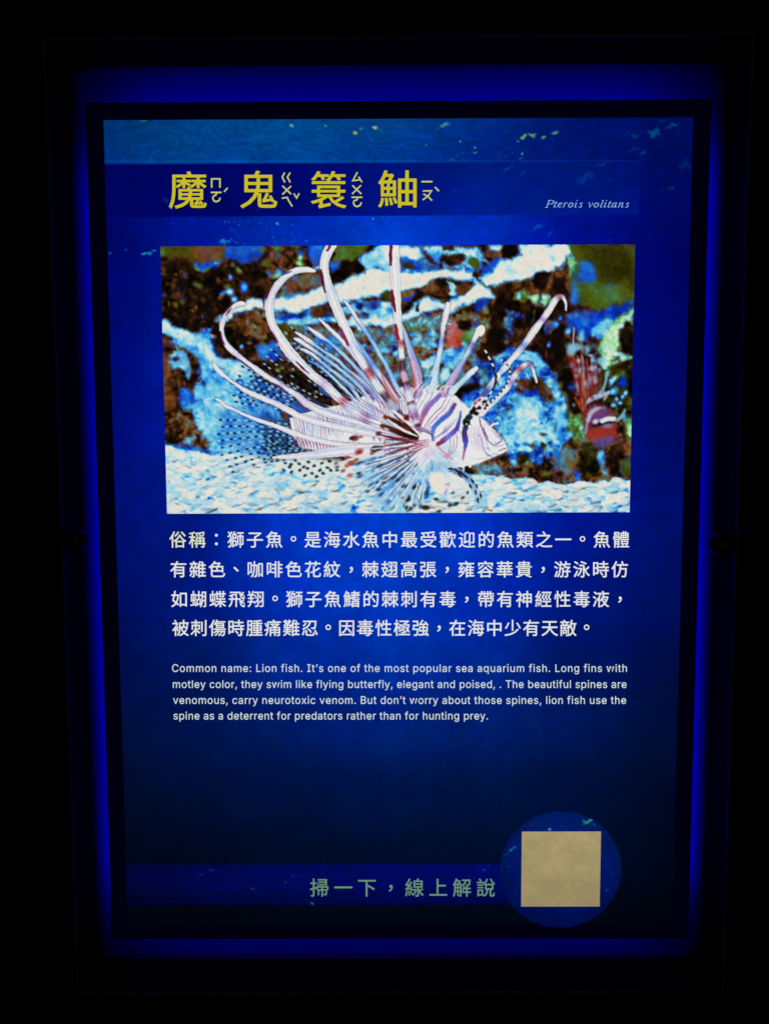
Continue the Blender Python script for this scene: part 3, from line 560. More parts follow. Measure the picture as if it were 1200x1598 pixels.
# bluish hind rays below the dorsal fan
for i in range(9):
    x=520+i*3; S([(x-28-i*2,588+i*3,2),(x,614+i*2,3),(x+12,628+i,3)],[(0,(40,80,170)),(.6,BLU),(1,LAV)],soft=.8,alpha=.8)
# ----- body
body=[(452,652),(470,645),(500,638),(535,630),(560,620),(585,612),(610,604),(640,604),(668,606),(695,610),(712,618),(728,634),(737,642),(748,650),(760,660),(768,668),(778,676),(788,690),(792,700),(786,706),(772,712),(752,720),(734,726),(718,728),(700,733),(680,738),(660,740),(640,728),(600,722),(560,712),(500,704),(470,698),(456,680)]
F(body,(226,227,231),soft=1.2)
F([(640,690),(700,690),(716,712),(712,732),(680,736),(655,732),(636,712)],(176,208,236),soft=7,alpha=.75)
F([(668,722),(700,720),(702,736),(672,738)],(140,190,230),soft=3,alpha=.8)
# fine body bars, in pairs
for i in range(46):
    x=462+i*4.1; t=i/45
    y0=650-40*t+2*np.sin(i*1.3); y1=y0+46+4*np.sin(i*.9)-10*t
    c=fr.choice([PUR,(96,94,180),(130,110,170),(84,44,100),(110,150,215),(80,120,200)])
    S([(x-5-5*t,y0,.8),(x+fr.uniform(-.6,.6),y0+(y1-y0)*.4,fr.uniform(1.2,2.8)),(x+1,y0+(y1-y0)*.7,fr.uniform(1,2.2)),(x+3,y1,.8)],c,soft=.6,alpha=.65)
for i in range(34):
    x=458+i*5.0; S([(x-3,682+i*.35,.8),(x+1,690+i*.4,2.0),(x+3,700+i*.2,.8)],fr.choice([(150,60,90),(110,110,190),(120,40,80)]),soft=.6,alpha=.85)
for i in range(7):   # broad pale squares behind the pectoral
    for j in range(3):
        B(583+i*9.5,682+j*15+(i*1.2),2.6,5,0,fr.choice([(130,150,215),(150,110,170),(110,140,210)]),soft=1,alpha=.7)
# shoulder bars, broad then fine
S([(690,612,5),(680,622,8),(667,635,9),(660,648,8),(654,662,5)],[(0,(110,100,190)),(.4,(140,110,190)),(.7,(150,90,140)),(1,(190,120,160))],soft=.8)
S([(709,631,6),(700,645,7),(687,656,7),(677,666,7),(674,678,6),(676,688,4)],[(0,(110,50,110)),(.25,(60,90,190)),(.6,(60,110,205)),(1,(140,150,215))],soft=.8)
S([(718,642,3),(716,655,5),(712,668,7),(702,678,8),(692,686,8),(682,693,6)],[(0,(60,110,190)),(.4,(70,60,160)),(.7,(110,120,205)),(.85,(120,60,120)),(1,(130,40,70))],soft=.8)
S([(727,660,6),(724,672,8),(725,684,9),(726,692,7),(724,702,4),(721,716,3)],[(0,(30,40,80)),(.35,(70,50,130)),(.6,(70,80,180)),(.75,(130,80,140)),(1,(190,110,130))],soft=.8)
def fine(pts,c=(116,70,104),w=1.3,a=.8): S([(x,y,w*(0.6 if k in(0,len(pts)-1) else 1)) for k,(x,y) in enumerate(pts)],c,soft=.6,alpha=a)
for k in range(5): fine([(650+k*9,612-k),(646+k*8,622),(640+k*7,634),(636+k*6,648)],fr.choice([(110,110,180),(150,130,170)]))
for k in range(4): fine([(697+k*5,618+k*4),(688+k*5,634+k*3),(676+k*5,646+k*3),(668+k*4,656+k*3),(660+k*3,668+k*2)],fr.choice([(110,40,90),(90,100,180),(120,90,150)]),1.4)
for k in range(5): fine([(712-k*4,652+k*3),(704-k*4,664+k*3),(694-k*4,674+k*2),(684-k*3,680+k*2)],(130,120,180),1.1)
for k in range(7): fine([(730+k*4,668-k*1),(732+k*4,680),(735+k*4,692),(738+k*4,702)],fr.choice([(140,110,160),(180,160,190),(120,100,180)]),1.0,.7)
for k in range(3): fine([(700+k*6,676),(702+k*5,690),(700+k*4,704),(690+k*3,712)],(150,90,140),1.2)
fine([(747,650),(749,662),(753,672),(757,683)],(110,30,60),2.0); fine([(753,668),(757,676),(760,684)],(80,70,150),2.6)
fine([(757,683),(764,690),(769,694),(776,692),(781,686),(778,679),(772,673)],(60,60,120),1.7); fine([(765,668),(771,676),(776,682),(779,684)],(130,120,190),1.2); fine([(769,690),(777,690),(783,685)],(60,120,190),1.3)
fine([(750,682),(752,694),(756,704),(764,710)],(120,100,180),1.5); fine([(757,708),(764,711),(767,712)],(60,70,110),1.6)
fine([(777,703),(784,700),(790,698)],(110,40,70),1.6); fine([(770,697),(781,695),(788,692)],(170,120,160),1.2)
for k in range(3): fine([(738+k*4,716),(755+k*3,714-k),(770,710-k)],(200,170,205),1.0,.7)
fine([(758,660),(766,664),(772,661)],(180,150,190),2.4); S([(763,668,3),(768,662,3.5),(775,660,4)],WHT,soft=.7)
fine([(679,693),(690,704),(700,712),(706,716)],(205,130,150),3,.8); fine([(683,704),(694,713),(704,714)],(205,140,160),1.6,.8)
fine([(686,720),(684,730)],(200,120,130),3,.8); fine([(701,718),(702,728)],(205,120,130),2.4,.8)
B(710,716,3.5,3.5,0,(235,228,220),soft=1.5)
for k in range(26):
    u=fr.uniform(642,770); v=fr.uniform(622,712)
    if v < 612+max(0,(u-700))*.62: continue
    a=1.9-.012*(u-640)+fr.uniform(-.2,.2); L=fr.uniform(5,11)
    fine([(u,v),(u+np.cos(a)*L*.5+1,v+np.sin(a)*L*.5),(u+np.cos(a)*L,v+np.sin(a)*L)],fr.choice([(120,80,150),(150,110,170),(90,110,190),(100,50,90)]),1.2,.75)
# chin edge
S([(734,729,1.2),(752,722,1.2),(770,715,1.3),(786,708,1.3),(792,700,1)],(90,90,110),soft=.6,alpha=.7)
for k in range(10): B(785+fr.uniform(-2,14),690+fr.uniform(-10,18),1.3,.8,fr.uniform(0,3),(200,225,230),soft=.6,alpha=.7)
# ----- dorsal spines: (points tip->base), membrane behind them
def spine(pts, stops, edge=None, rim=((20,40,110),.35)): S([(x,y,w*.84) for x,y,w in pts], stops, soft=.55, edge=edge, rim=rim)
bl=[(0,WHT),(.14,WHT),(.24,BLU),(.5,CYA),(.62,BLU),(.8,CYA),(1,LAV)]
bl2=[(0,WHT),(.2,WHT),(.35,(90,150,215)),(.55,CYA),(.75,BLU),(1,LAV)]
spine([(537,469,3),(545,480,6),(556,497,6),(567,512,8),(577,527,7),(590,550,8),(603,572,8),(616,600,9),(625,622,8)],bl2,(1,DBL,.55))
spine([(548,522,4),(560,540,9),(572,555,8),(586,575,9),(598,592,10),(612,612,9)],[(0,CYA),(.3,BLU),(.5,(70,110,200)),(.7,WHT),(1,LAV)],(-1,DBL,.5))
F([(592,575),(604,600),(622,628),(612,632),(600,612)],(190,110,110),soft=1.5,alpha=.85)
S([(601,583,2),(612,604,3),(624,620,3)],(150,40,40),soft=.8,alpha=.8)
spine([(498,497,3),(506,505,6),(516,515,7),(528,526,8),(540,540,7),(556,560,6),(575,590,7),(592,618,7)],[(0,WHT),(.45,WHT),(.55,BLU),(1,CYA)],(1,(120,120,200),.5))
spine([(481,511,3),(489,517,7),(499,524,8),(508,530,6),(520,539,5),(532,550,7),(548,566,6),(566,585,6),(584,608,6),(596,624,5)],bl,(1,(60,90,190),.5))
spine([(461,518,3),(470,524,7),(482,532,8),(492,539,6),(505,548,5),(524,560,6),(540,575,6),(556,588,7),(574,606,8),(584,622,7)],bl,(1,(120,60,120),.4))
spine([(459,528,3),(466,531,7),(474,536,8),(486,544,6),(500,554,6),(520,568,6),(540,584,6),(560,602,7),(574,620,6)],bl2,(1,DBL,.5))
spine([(469,545,3),(476,547,6),(486,552,6),(498,562,6),(515,576,6),(530,588,7),(546,602,7),(560,622,6)],bl2,(1,DBL,.5))
S([(546,582,2.5),(560,596,4),(574,608,5),(582,622,6)],[(0,RED),(.5,(150,110,160)),(1,(120,80,160))],soft=.8,alpha=.8)
spine([(482,563,3),(500,572,5),(518,588,5),(536,606,6),(556,626,5)],[(0,(70,120,200)),(.5,CYA),(1,WHT)],(1,DBL,.4))
spine([(627,508,5),(634,528,8),(641,550,11),(648,572,14),(652,592,16),(650,612,16),(645,618,10)],[(0,CYA),(.35,(130,150,210)),(.5,(170,140,190)),(1,(196,150,180))],[(1,WHT,.8),(-1,(120,150,210),.5)])
S([(638,560,3),(643,582,4),(646,600,6),(648,614,6)],(168,84,96),soft=1,alpha=.85); S([(657,600,2),(652,612,3),(645,620,2)],(90,70,170),soft=.8)
spine([(698,475,9),(695,490,12),(691,508,9),(689,525,8),(686,545,9),(682,565,10),(678,585,12),(670,608,13)],[(0,WHT),(.28,WHT),(.42,(100,140,215)),(.55,WHT),(.7,CYA),(1,(190,215,235))],(1,(100,90,190),.35))
F([(664,606),(672,580),(680,560),(683,600),(678,612)],(190,215,235),soft=1.5,alpha=.9); S([(668,600,4),(672,588,3)],(60,110,200),soft=1,alpha=.8)
spine([(747,516,13),(742,524,10),(738,533,8),(730,548,8),(722,563,8),(712,580,12),(702,598,14),(692,614,12)],[(0,WHT),(.15,WHT),(.2,(100,90,180)),(.35,(190,220,235)),(.5,(120,150,210)),(.7,(170,150,210)),(1,(180,140,185))],[(-1,(120,60,90),.35),(1,WHT,.4)])
spine([(742,574,8),(735,580,10),(726,589,9),(715,600,10),(704,612,12)],[(0,WHT),(.3,WHT),(.5,CYA),(1,(205,222,238))],(1,BLU,.4))
B(749,516,7,9,.35,WHT,soft=.7)
# nape webbing
for k in range(8): S([(640+k*9,618-k,1.5),(648+k*8,606-k*.3,2.6),(654+k*8,598+k*.6,1)],(228,224,232),soft=.8,alpha=.8)
# ----- antennae, eye stripe
def band(pts,n,c1,c2,w=2.2,al=1):
    Sx=spline(P([(x,y,1) for x,y in pts]),12); L=np.r_[0,np.cumsum(np.hypot(*np.diff(Sx[:,:2],axis=0).T))]
    for k in range(n*2):
        u=np.interp(np.linspace(k/(2*n),(k+1)/(2*n),4)*L[-1],L,Sx[:,0]); v=np.interp(np.linspace(k/(2*n),(k+1)/(2*n),4)*L[-1],L,Sx[:,1])
        stroke(img,[(a,b,w) for a,b in zip(u,v)],[(0,c1 if k%2 else c2),(1,c1 if k%2 else c2)],soft=.5,alpha=al,n=2)
# long rays ahead of the head
S([(882,484,2.5),(881,472,4),(877,464,6),(871,463,8),(864,470,10),(856,483,10),(845,499,9),(833,515,11),(822,530,10),(811,545,10),(800,557,9),(788,572,10),(779,582,8)],[(0,WHT),(.1,WHT),(.15,(120,50,80)),(.2,WHT),(.36,WHT),(.4,(150,110,190)),(.44,WHT),(.62,WHT),(.68,(90,130,205)),(.76,WHT),(.92,WHT),(1,(150,190,225))],soft=.6,rim=((20,20,60),.5),edge=(1,(90,60,90),.25))
S([(836,596,3),(833,584,4),(829,573,5),(824,567,7),(815,571,8),(806,580,8),(798,592,9),(790,605,9),(776,620,8),(764,632,8)],[(0,WHT),(.15,WHT),(.25,(100,60,110)),(.32,WHT),(.4,(130,40,60)),(.5,WHT),(.6,(150,110,170)),(.7,WHT),(1,CYA)],soft=.6,rim=((20,20,80),.5))
S([(776,586,9),(766,600,9),(756,612,9),(748,624,7)],[(0,WHT),(.4,(170,190,220)),(.6,(70,90,170)),(1,(90,60,120))],soft=.7)
F([(742,628),(750,618),(758,620),(768,632),(752,650),(738,648),(730,640)],(222,215,222),soft=1.5)
S([(732,640,3),(740,630,5),(748,622,4)],(228,220,225),soft=.8)
for q in [(741,629,4,2,-.9,(170,60,50)),(747,624,3,2,-.6,(150,50,50)),(738,636,2,3,.5,(120,30,40)),(752,630,3,2,-.7,INK),(757,626,3,2,-.7,INK),(748,637,3,2,-.6,INK),(759,631,2.5,2,.8,INK),(756,637,2,2,0,INK)]: B(*q,soft=.8)
band([(756,547),(762,558),(768,570),(772,582),(773,594),(769,606),(762,616),(752,628),(744,638)],9,(12,12,20),(215,220,225),3.0)
S([(770,576,3),(773,590,4),(770,604,4)],INK,soft=.6,alpha=.8)
band([(781,561),(788,567),(794,575),(794,587),(789,600),(780,612),(768,624),(757,634)],12,(20,20,60),(205,210,225),2.6)
for q in [(737,641,7,4,-.8,(14,22,20)),(731,651,6,5,-.5,(20,40,70)),(727,658,6,7,.1,(14,24,18)),(729,655,2,1.4,0,(50,90,50)),(726,667,4,4,0,(40,50,110)),(742,645,4,3,0,INK)]: B(*q,soft=1)
B(727,661,1.6,1.2,0,(190,205,140),soft=.7)
# ----- long banded pectoral rays
PEC=dict(soft=.6,rim=((40,30,80),.32))
w=WHT
S(tw([(337,622,3),(345,626,5),(352,633,6),(368,640,5),(385,648,6),(405,656,8),(430,664,10),(460,676,12),(500,688,12),(540,694,10),(590,694,9),(640,690,8)],0.85,0.5),w,**PEC,edge=(1,(190,200,230),.5))
S([(318,628,1.2),(325,622,1.6),(333,621,1.4)],(200,225,235),soft=.5)
S(tw([(333,566,3),(339,575,8),(348,584,8),(357,591,5),(368,599,5),(380,607,8),(400,617,10),(420,625,11),(440,634,13),(470,650,14),(510,662,13),(560,672,13),(600,680,11),(650,686,8)],0.9,0.62),[(0,w),(.3,w),(.33,(208,200,222)),(.4,w),(1,(222,220,234))],**PEC,edge=(-1,(150,170,220),.35))
S(tw([(381,474,6),(374,474,8),(366,478,8),(358,486,6),(352,494,8),(347,506,9),(347,518,7),(351,532,9),(358,543,11),(370,553,10),(383,563,8),(400,576,11),(418,588,10),(432,596,9),(450,608,10),(466,618,13),(480,630,16),(510,644,16),(550,656,12),(590,668,11),(640,680,10)],0.92,0.66),[(0,w),(.06,w),(.1,(205,195,222)),(.14,w),(.22,w),(.26,(206,190,220)),(.3,w),(.42,w),(.46,(196,170,206)),(.5,w),(.56,(205,180,205)),(.62,w),(.8,(215,220,236)),(1,(205,200,225))],**PEC,edge=[(-1,(120,150,215),.3)])
S([(353,492,2),(358,485,2.4),(362,481,1.5)],(84,20,60),soft=.6); S([(345,518,2),(347,530,3),(351,538,2)],(90,30,90),soft=.6); S([(372,560,2),(385,570,3),(396,578,2)],(90,30,90),soft=.6); S([(430,600,3),(440,606,4),(448,612,2)],(80,30,60),soft=.8,alpha=.8)
S(tw([(490,423,5),(478,421,9),(464,422,10),(452,427,10),(441,436,11),(431,448,12),(425,460,11),(421,474,13),(421,488,15),(424,502,14),(430,515,14),(440,532,17),(452,549,18),(466,564,17),(480,578,15),(494,590,15),(510,602,15),(528,620,15),(548,636,16),(572,652,17),(598,662,16),(622,672,14),(648,682,12)],0.95,0.84),[(0,w),(.12,w),(.18,(205,205,225)),(.24,w),(.42,w),(.5,(226,220,226)),(.56,w),(.6,(190,170,214)),(.635,w),(.67,w),(.695,(175,50,45)),(.72,(200,195,225)),(.76,w),(.8,(150,110,160)),(.83,(205,220,236)),(.86,w),(.885,(150,200,232)),(.92,(120,180,225)),(.935,(130,70,60)),(.96,(70,22,16)),(1,(48,14,12))],**PEC,edge=[(-1,(140,170,220),.22)])
for q in [((420,455),(413,466),(411,480)),((418,510),(426,522),(434,534)),((462,564),(472,574),(482,582))]: S([(x,y,(1.6,3,1.6)[k]) for k,(x,y) in enumerate(q)],(80,20,76),soft=.6)
S([(440,430,2),(448,426,3),(455,424,1.5)],(60,70,150),soft=.7)
S(tw([(520,378,15),(512,392,15),(507,405,14),(506,420,14),(509,435,13),(514,450,14),(520,468,16),(527,486,16),(534,502,15),(541,518,16),(549,536,17),(557,552,17),(566,566,13),(574,580,11),(584,594,12),(594,608,12),(604,622,12),(616,638,13),(630,656,14),(644,674,12)],0.97,0.9),[(0,w),(.2,w),(.24,(205,215,232)),(.3,w),(.46,w),(.5,(200,205,228)),(.62,w),(.64,(150,40,50)),(.67,(175,60,50)),(.7,w),(.75,w),(.775,(70,24,24)),(.8,(40,16,14)),(.82,(180,170,180)),(.87,(120,150,170)),(.88,(40,14,12)),(.93,(110,60,50)),(.96,(44,14,10)),(1,(70,20,16))],**PEC,edge=[(-1,(150,175,220),.2)])
S([(501,422,3),(503,438,5),(507,456,3)],(96,10,50),soft=.6); S([(515,384,4),(511,391,4)],(110,20,60),soft=.8); S([(530,512,4),(536,524,6),(543,538,4)],(130,36,84),soft=.8)
S([(556,540,2),(570,560,3),(582,578,3),(594,592,2)],(110,150,220),soft=.8,alpha=.7)
S(tw([(615,378,15),(615,400,15),(615,420,15),(617,445,15),(618,470,15),(620,495,13),(622,515,12),(624,530,11),(625,545,10),(627,560,9),(629,580,10),(633,600,12),(637,615,13),(641,630,14),(645,645,14),(650,660,12),(654,672,8)],0.95,0.85),[(0,w),(.5,w),(.52,(150,30,50)),(.56,w),(.6,w),(.62,(50,10,16)),(.66,(60,14,16)),(.68,(215,150,170)),(.72,(200,140,170)),(.735,(30,8,10)),(.75,(120,60,130)),(.79,(205,215,232)),(.83,(225,220,228)),(.84,(90,30,40)),(.86,(205,222,234)),(.9,(160,110,170)),(.92,(130,60,120)),(.95,(205,220,235)),(.965,(100,30,30)),(1,(190,160,180))],**PEC)
S([(610,378,4),(609,400,5),(609,414,3)],(100,6,40),soft=.6); S([(611,454,4),(613,470,6),(616,486,3)],(120,10,44),soft=.6); S([(617,508,5),(620,526,6),(622,530,4)],(150,30,56),soft=.8)
S([(622,395,2),(623,430,3),(624,470,2)],(205,215,235),soft=.8,alpha=.8)
for k in range(40):
    a=fr.uniform(3.35,4.1); r0=fr.uniform(50,110); r1=r0+fr.uniform(25,60); cx,cy=650,678
    S([(cx+r0*np.cos(a),cy+r0*np.sin(a),.7),(cx+(r0+r1)/2*np.cos(a+.01),cy+(r0+r1)/2*np.sin(a+.01),1.4),(cx+r1*np.cos(a+.02),cy+r1*np.sin(a+.02),.7)],fr.choice([(90,120,200),(150,190,228),(226,222,226),(120,60,100),(60,60,130)]),soft=.6,alpha=.55)
# dark brown roots of the upper rays
S([(600,650,6),(615,658,10),(630,668,11),(645,675,9),(650,677,4)],[(0,(120,50,40)),(.4,(56,16,10)),(.7,(90,40,26)),(1,(20,6,6))],soft=1)
S([(596,664,8),(612,670,9),(630,678,7),(645,680,4)],[(0,(110,44,30)),(1,(14,4,4))],soft=1)
S([(604,654,2.5),(618,664,4),(632,672,4),(650,680,2)],(225,215,215),soft=.7); S([(612,640,3),(625,650,5),(640,662,5),(652,676,3)],w,soft=.8)
S([(592,678,2),(620,684,5),(650,686,2)],(110,30,40),soft=.8); S([(600,668,2),(604,670,4)],(190,180,210),soft=1)
B(634,651,5,5,0,(130,40,44),soft=1.4); B(634,651,2,2,0,(40,14,20),soft=.8)
for k in range(4): S([(640+k*3,664+k*2,1),(660+k*4,668+k*3,1.6),(674,674+k*4,1)],fr.choice([(130,100,170),(70,40,70)]),soft=.5,alpha=.8)
# ----- lower pectoral: pale upper blades
def fanray(x1,y1,w0,w1,stops,bend=0,**k):
    x0,y0=676,692; mx,my=(x0+x1)/2,(y0+y1)/2+bend
    S([(x0,y0,w0),(x0+(mx-x0)*.5,y0+(my-y0)*.5-bend*.1,w0+(w1-w0)*.3),(mx,my,w0+(w1-w0)*.6),(x1+(mx-x1)*.4,y1+(my-y1)*.4+bend*.2,w1),(x1,y1,w1*.5)],stops,**k)
S([(426,713,3),(450,712,8),(490,709,12),(530,704,16),(570,703,18),(610,699,14),(650,693,8)],[(0,(226,222,215)),(.3,(205,208,230)),(.6,(222,218,230)),(1,w)],soft=.9,rim=((90,60,80),.25))
S([(500,722,8),(530,730,20),(560,722,26),(590,712,20),(630,704,12),(665,696,6)],[(0,(214,222,222)),(.3,(222,222,222)),(.6,(205,205,228)),(1,(200,195,226))],soft=1.4,alpha=.95)
F([(440,722),(480,714),(530,716),(540,730),(520,744),(480,748),(448,736)],(206,218,216),soft=4,alpha=.9)
for (x,y,r,c) in [(553,683,9,BRN),(549,683,5,DRK),(563,681,4,(120,50,36)),(590,676,6,(70,24,24)),(560,704,9,(160,60,44)),(560,705,4,(110,30,22)),(540,713,5,(170,80,70)),(585,700,9,(14,8,10)),(592,699,7,(20,10,10)),(581,706,5,(120,60,30)),(548,722,8,(140,50,30)),(555,717,5,(150,56,30)),(541,726,5,(160,70,50)),(577,720,7,(110,40,26)),(574,726,5,(30,14,12)),(580,732,4,(30,14,20)),(583,715,5,(16,8,16)),(546,741,6,(180,80,64)),(613,713,5,(80,30,26)),(612,697,4,(90,24,50)),(524,722,4,(80,70,80)),(526,728,4,(60,70,100)),(535,734,5,(120,70,60))]:
    B(x,y,r*.8,r*.55,fr.uniform(-.3,.1)-.2,c,soft=1.6,alpha=.85)
for (x,y) in [(467,723),(481,720),(490,726),(502,722),(514,719),(468,733),(487,738),(499,733),(511,729),(516,733),(455,736),(476,741),(494,743),(504,738),(445,722),(452,728),(454,724),(461,718),(480,730),(443,733),(474,728),(526,733)]:
    B(x,y,3.0,2.2,fr.uniform(-.8,.6),fr.choice([(12,20,24),(24,50,60),(10,16,22)]),soft=1,alpha=.9)
# grid behind the root
for i in range(6):
    for j in range(4):
        B(600+i*7,690+j*11-i*.8,2.6,3.6,0,fr.choice([(120,110,200),(140,60,110),(90,100,190),(170,80,90)]),soft=1,alpha=.65)
for i in range(3): S([(580,700+i*12,2),(620,696+i*10,2.5),(650,690+i*5,2)],w,soft=.8,alpha=.8)
# lower fan: blurred blades with dark patches over the gravel
F([(560,742),(600,716),(650,710),(672,720),(676,745),(668,775),(640,795),(600,790),(570,770)],(110,175,222),soft=9,alpha=.5)
ends=[(556,722),(552,733),(556,745),(560,757),(568,770),(580,782),(596,790),(612,796),(628,798),(642,797),(654,790),(662,780),(668,768)]
for k,(x,y) in enumerate(ends):
    c=[(0,w),(.16,(205,190,220)),(.3,(222,220,235)),(.45,fr.choice([CYA,BLU])),(.6,fr.choice([(60,120,205),(200,222,230),BLU])),(.8,fr.choice([CYA,(70,140,210)])),(1,CYA)]
    fanray(x,y,4,11,c,bend=4,soft=1.6,alpha=.72)
for k in range(190):
    t=fr.uniform(.32,1.02); e=fr.random()*(len(ends)-1); i=int(e); f=e-i; x1=ends[i][0]+(ends[min(i+1,12)][0]-ends[i][0])*f; y1=ends[i][1]+(ends[min(i+1,12)][1]-ends[i][1])*f
    x=676+(x1-676)*t; y=692+(y1-692)*t; a=np.arctan2(y1-692,x1-676)
    c=fr.choice([(16,30,40),(34,60,60),(20,90,190),(150,205,228),(226,224,218),(30,110,200),(200,225,232),(226,224,218),(40,60,90),(60,150,215)])
    B(x,y,fr.uniform(2.5,7)*(.5+.6*t),fr.uniform(1,2.6)*(.6+.6*t),a,c,soft=1.2,alpha=fr.uniform(.55,.95))
for k in range(9):   # rays out of the base
    a=2.2+k*.125; S([(670+4*np.cos(a),692,2),(670+26*np.cos(a),692+26*np.sin(a),4),(670+62*np.cos(a),692+60*np.sin(a),3)],[(0,w),(.4,w),(.6,LAV),(1,CYA)],soft=.8,alpha=.85,)
    if k%2==0: S([(668+8*np.cos(a+.06),694,1),(668+34*np.cos(a+.06),692+34*np.sin(a+.06),3),(668+66*np.cos(a+.06),692+62*np.sin(a+.06),1.5)],fr.choice([(170,70,80),(130,60,110),(110,30,30)]),soft=.7,alpha=.85)
for k in range(4): S([(596+k*3,696+k*13,2),(620+k*3,692+k*10,4),(650,688+k*5,3),(668,686+k*3,1.5)],[(0,(130,60,70)),(.4,(96,20,24)),(1,(190,130,170))],soft=.8,alpha=.85)
for (x,y,r,c) in [(635,713,5,INK),(635,700,3,(60,20,20)),(634,718,5,(20,20,60)),(636,690,3,(40,10,10)),(630,758,7,INK),(647,759,8,(24,20,20)),(664,767,5,(20,26,20)),(637,779,7,(26,34,14)),(628,776,4,(90,20,10)),(637,792,8,(30,26,8)),(663,791,9,(40,18,6)),(711,785,6,(26,24,14)),(706,768,4,(30,50,60)),(680,778,5,(20,24,16)),(721,776,4,(24,30,24)),(744,779,5,(30,26,16)),(644,738,3,(20,40,60)),(590,763,5,(30,20,16)),(598,752,5,(40,20,16)),(573,766,5,(60,60,30)),(588,752,4,(30,20,30)),(612,745,4,(60,24,30)),(684,797,6,(60,50,10)),(702,788,5,(60,30,10))]:
    B(x,y,r*.78,r*.45,fr.uniform(-.7,.2),c,soft=1.3,alpha=.9)
for k in range(46):   # thin clear fin rays over the fan
    e=fr.random()*(len(ends)-1); i=int(e); f=e-i; x1=ends[i][0]+(ends[min(i+1,12)][0]-ends[i][0])*f; y1=ends[i][1]+(ends[min(i+1,12)][1]-ends[i][1])*f
    t0=fr.uniform(.15,.5); t1=fr.uniform(.7,1.0); q=lambda t: (676+(x1-676)*t, 692+(y1-692)*t+3*t*(1-t))
    S([(*q(t0),.8),(*q((t0+t1)/2),fr.uniform(1.2,2)),(*q(t1),.8)],fr.choice([WHT,WHT,CYA,(200,215,235),(40,60,120),(110,60,90)]),soft=.6,alpha=.8)
B(633,712,2.6,2.6,0,(190,215,225),soft=.8)
# pale slips under the belly and the pelvic fin
for (x,y) in [(655,744),(667,743)]: S([(x,y-9,7),(x-1,y+2,8),(x,y+10,6)],[(0,(120,185,225)),(.5,(170,210,230)),(1,(60,130,200))],soft=1,rim=((240,240,240),.5))
F([(671,737),(692,736),(700,750),(704,764),(690,772),(676,764),(668,750)],(228,222,210),soft=2.5)
F([(698,736),(720,742),(726,756),(712,766),(700,760)],(222,224,218),soft=3,alpha=.9)
S([(694,734,8),(697,748,9),(697,760,6),(694,770,3)],[(0,(180,210,235)),(.5,(205,222,236)),(.55,(190,140,160)),(.7,(200,210,230)),(1,(130,150,200))],soft=.8,alpha=.9)
S([(704,731,7),(716,737,12),(728,744,11),(736,755,11),(741,768,9),(745,782,6)],[(0,(120,150,200)),(.4,(90,140,200)),(1,(150,200,225))],soft=1.2,alpha=.85)
for (x,y,l,a,c) in [(713,735,6,.7,INK),(720,738,6,.75,INK),(717,741,5,.6,(20,20,40)),(725,742,6,.8,(20,14,14)),(736,750,4,1.0,INK),(733,758,3.5,1,INK),(743,758,4,1.2,(40,14,14)),(741,767,4,1.4,(60,20,14)),(749,772,4.5,1.4,(40,20,16)),(729,768,3,1.9,INK),(745,780,4,1.3,INK),(703,731,5,.1,(20,14,30))]: B(x,y,l,1.6,a,c,soft=.6)
S([(720,728,2.5),(723,724,4),(722,734,2)],w,soft=.7); B(733,727,2.2,2,0,w,soft=.7)
# print character: slightly uneven stroke edges, mottled ink, creamier whites
dx = fbm(6, 201, 2)*.6+fbm(2.5, 203, 1)*.15; dy = fbm(6, 211, 2)*.6+fbm(2.5, 213, 1)*.15
img = img[np.clip((YY*SS+dy*SS).astype(int), 0, CH-1), np.clip((XX*SS+dx*SS).astype(int), 0, CW-1)]
lum = img.mean(-1, keepdims=True)/255
img = img*(1+((fbm(5, 221, 2)*.09+fbm(2, 223, 1)*.05)[..., None]*(1.2-lum)))
img = img-np.array([0, 3, 12], np.float32)*np.clip(lum-.8, 0, 1)*5
sharp = img-blur(img, 2)
img = np.clip(img+.2*sharp, 0, 228)
